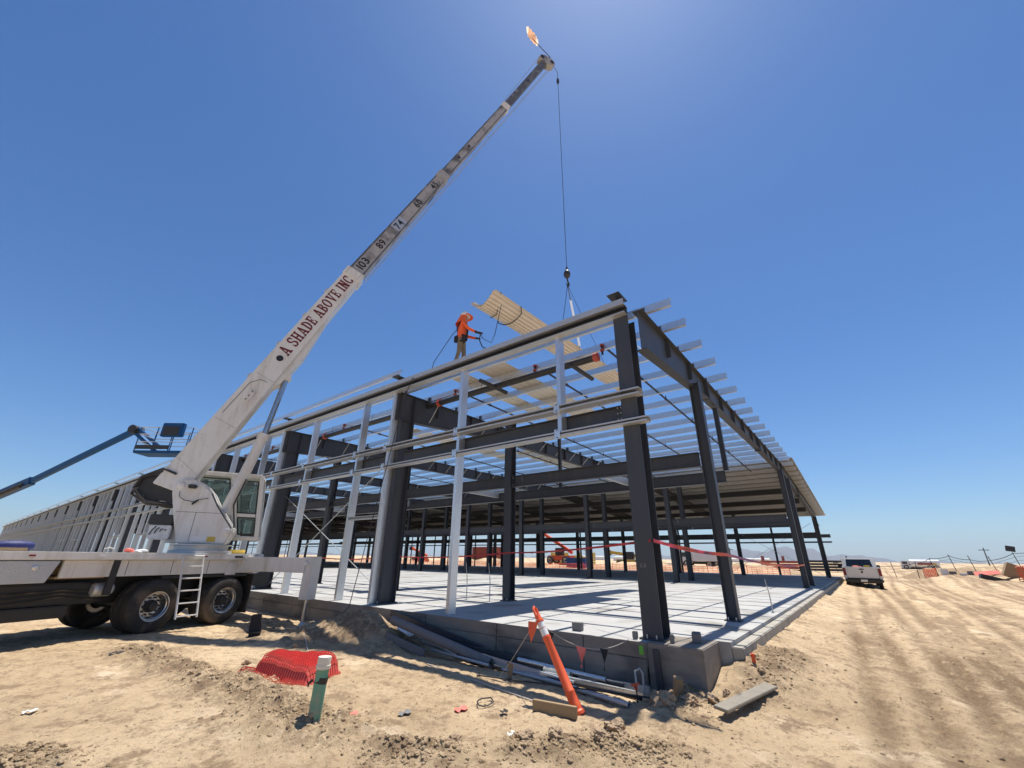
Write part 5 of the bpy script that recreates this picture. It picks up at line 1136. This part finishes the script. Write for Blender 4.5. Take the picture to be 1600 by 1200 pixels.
def stack(x0, y0, nx_, ny_, nz_, mt, label, L_=3.0):
    t = thing('material_stack', (x0, y0, gz(x0, y0)), label, 'stack'); z0 = gz(x0, y0)
    for i in range(nx_):
        for k in range(nz_): MB().mm(x0+i*.5, x0+i*.5+.4, y0, y0+L_*ny_, z0+k*.42, z0+k*.42+.34).build('beam', M[mt], t)
    for j in range(ny_+1): MB().mm(x0-.1, x0+nx_*.5, y0+j*L_*.95, y0+j*L_*.95+.15, z0+nz_*.42-.07, z0+nz_*.42+.6).build('rack_post', M[mt], t)
stack(66, 36, 3, 3, 4, 'yellow', 'yellow steel racks stacked beyond the slab')
stack(75, 4.5, 4, 2, 4, 'darkred', 'dark red rack of steel beams seen between the gable columns'); stack(82, -.6, 4, 2, 4, 'pipe', 'dark rack of steel beams seen left of the pickup')
stack(70, 20, 3, 2, 2, 'pickup', 'pale stacked panels beyond the middle of the slab')
def site_truck(x_, y_, mt, label, L_=6., along=1):
    z0 = gz(x_, y_); t = thing('site_truck', (x_, y_, z0), label, 'truck')
    MB().mm(x_-1.1, x_+1.1, y_, y_+L_*.68, z0+.9, z0+2.1).build('body', M[mt], t, bevel=.05); MB().mm(x_-1.0, x_+1.0, y_+L_*.7, y_+L_, z0+.5, z0+2.3).build('cab', M['pickup'], t, bevel=.15)
    MB().mm(x_-1.02, x_-.99, y_+L_*.76, y_+L_*.94, z0+1.5, z0+2.1).build('cab_window', M['darkglass'], t); MB().mm(x_-.6, x_+.6, y_, y_+L_*.95, z0+.5, z0+.88).build('chassis', M['black'], t)
    for q in (.12, .3, .84):
        for s_ in (-1, 1): wheel(0, 0, s_, t, dirv=V(1, 0, 0), detail=False, base=(x_+.9*s_, y_+L_*q, z0+.5))
def telehandler(x_, y_, mt, label, up=.5):
    z0 = gz(x_, y_); t = thing('telehandler', (x_, y_, z0), label, 'telehandler')
    MB().mm(x_-.7, x_+.7, y_, y_+4.2, z0+.6, z0+1.3).build('body', M[mt], t, bevel=.08); MB().mm(x_-.9, x_-.1, y_+1.3, y_+2.6, z0+1.32, z0+2.4).build('cab', M['black'], t, bevel=.08)
    a, c = V(x_+.4, y_+.2, z0+1.7), V(x_+.4, y_+5.8, z0+1.7+5.6*up); x1, y1, z1 = frame(c-a); MB().box((a+c)/2, ((c-a).length, .4, .45), x1, y1).build('boom', M[mt], t, bevel=.03)
    MB().mm(x_-.3, x_+1.0, y_+5.7, y_+5.85, z0+1.2+5.6*up, z0+2.0+5.6*up).build('fork_carriage', M['black'], t)
    for q in (.7, 3.5):
        for s_ in (-1, 1): wheel(0, 0, s_, t, sc=1.15, dirv=V(1, 0, 0), detail=False, base=(x_+.95*s_, y_+q, z0+.6))
site_truck(64, 13.5, 'pickup', 'white box truck beyond the slab behind the corner column'); site_truck(70, 63, 'darkred', 'red tipper truck beyond the slab on the left'); site_truck(78, 45, 'yellow', 'yellow tipper truck beyond the slab in the middle')
telehandler(54, 33, 'orange', 'orange telehandler with raised boom beyond the slab', .55); telehandler(60, 24, 'yellow', 'yellow telehandler with low boom beyond the slab', .12); telehandler(62, 76, 'orange', 'orange telehandler far on the left beyond the slab', .3)
for k, (x_, y_) in enumerate(((90, 18), (96, 31), (88, 44), (104, 58), (95, -18), (110, -26))):
    t = thing('utility_pole', (x_, y_, -.5), 'slim utility pole on the horizon, '+('first right of the corner column', 'behind the inner columns', 'left of the first inner column', 'farthest left behind the shed', 'right of the tanker truck', 'at the far right')[k], 'pole', 'poles on the horizon')
    MB().cyl((x_, y_, -.6), (x_, y_, 3.4), .09, .06, 8).build('shaft', M['wire'], t); MB().mm(x_-.04, x_+.04, y_-.6, y_+.6, 3.0, 3.1).build('crossarm', M['wire'], t)
of = thing('safety_fence', (42.5, 3, -.5), 'long orange safety fence beyond the far edge of the slab', 'fence')
m = MB(); YS = np.arange(3, 75, 1.2)
for j in range(6): m.tube([(42.5+.3*math.sin(q), q, gz(42.5, q)+.1+.17*j+.04*math.sin(q*2)) for q in YS], .022, 4, False)
for q in np.arange(3, 75, .45): m.tube([(42.5+.3*math.sin(q), q, gz(42.5, q)+.1), (42.5+.3*math.sin(q), q, gz(42.5, q)+.95)], .014, 4, False)
nb = m.build('net', M['orange'], of); nb['kind'] = 'stuff'
for q in YS[::3]: MB().cyl((42.5+.3*math.sin(q), q, gz(42.5, q)-.1), (42.5+.3*math.sin(q), q, gz(42.5, q)+1.15), .03, n=6).build('post', M['orange'], of)
for k, (x_, y_, w_, h_) in enumerate(((320, 130, 22, 3.2), (420, 60, 30, 3.0), (460, 230, 40, 4))):
    t = thing('distant_shed', (x_, y_, -.6), ('white low shed far behind the slab, left of the others', 'pale long shed low on the horizon in the middle', 'large pale shed farthest off on the left')[k], 'shed')
    MB().mm(x_, x_+12, y_, y_+w_, -.6, h_*.7).build('wall', M['pickup'], t); MB().prism([(-.5, h_*.7), (12.5, h_*.7), (6, h_)], (x_, y_-.3, 0), EX, EZ, (0, w_+.6, 0)).build('roof', M['galvdull'], t)

# ------------------------------------------------------------------ mountains and haze
mm_ = MB(); D0 = 7000.; na, nr = 260, 9; angs = np.linspace(math.radians(-28), math.radians(120), na)
def ridge(a):
    d = math.degrees(a); h = 0
    for c, w, hh in ((9.7, 2.6, 205), (6.8, 2.0, 150), (4.3, 2.2, 178), (1.9, 1.6, 95), (13.5, 3.5, 120), (-.6, 2.2, 75), (20, 5, 75), (-9, 5, 25), (60, 14, 55), (36, 9, 50)): h += hh*math.exp(-((d-c)/w)**2)*.62
    dd_ = np.array([d]); return max(0, h*(1+.5*float(fbm(dd_, dd_*0+3, .7, 4, 70)[0]))+40*float(fbm(dd_, dd_*0+9, 1.3, 3, 75)[0]))
hs_ = [ridge(a) for a in angs]
for j in range(nr):
    t = j/(nr-1); R_ = D0+1600*t
    for a, h in zip(angs, hs_):
        q = np.array([math.degrees(a)*3]); nz = float(fbm(q, q*0+t*5, 1.1, 3, 80)[0]); k = math.sin(math.pi*min(t*1.0, 1))
        mm_.v.append((R_*math.cos(a)+60*nz, R_*math.sin(a), -6+h*k*(1+.5*nz*(t != .5))))
mm_.f = [(j*na+i, (j+1)*na+i, (j+1)*na+i+1, j*na+i+1) for j in range(nr-1) for i in range(na-1)]
mo = mm_.build('mountains', mat('desert_rock', (.10, .085, .075), .95, 0, (.15, .13, .115), .004, .6), None, True, loc=(0, 0, 0)); mo['kind'] = 'structure'
hz = MB().mm(-1600, 11000, -6500, 11000, -14, 330).build('haze', None, None, loc=(0, 0, 0))
hm_ = bpy.data.materials.new('desert_haze'); hm_.use_nodes = True; hn = hm_.node_tree; hn.nodes.remove(hn.nodes['Principled BSDF'])
pv = hn.nodes.new('ShaderNodeVolumePrincipled'); pv.inputs['Color'].default_value = (.72, .85, 1, 1); pv.inputs['Density'].default_value = 9e-5; pv.inputs['Anisotropy'].default_value = .2
hn.links.new(pv.outputs[0], hn.nodes['Material Output'].inputs['Volume']); hz.data.materials.append(hm_); hz['kind'] = 'stuff'
print('done', len(bpy.data.objects))
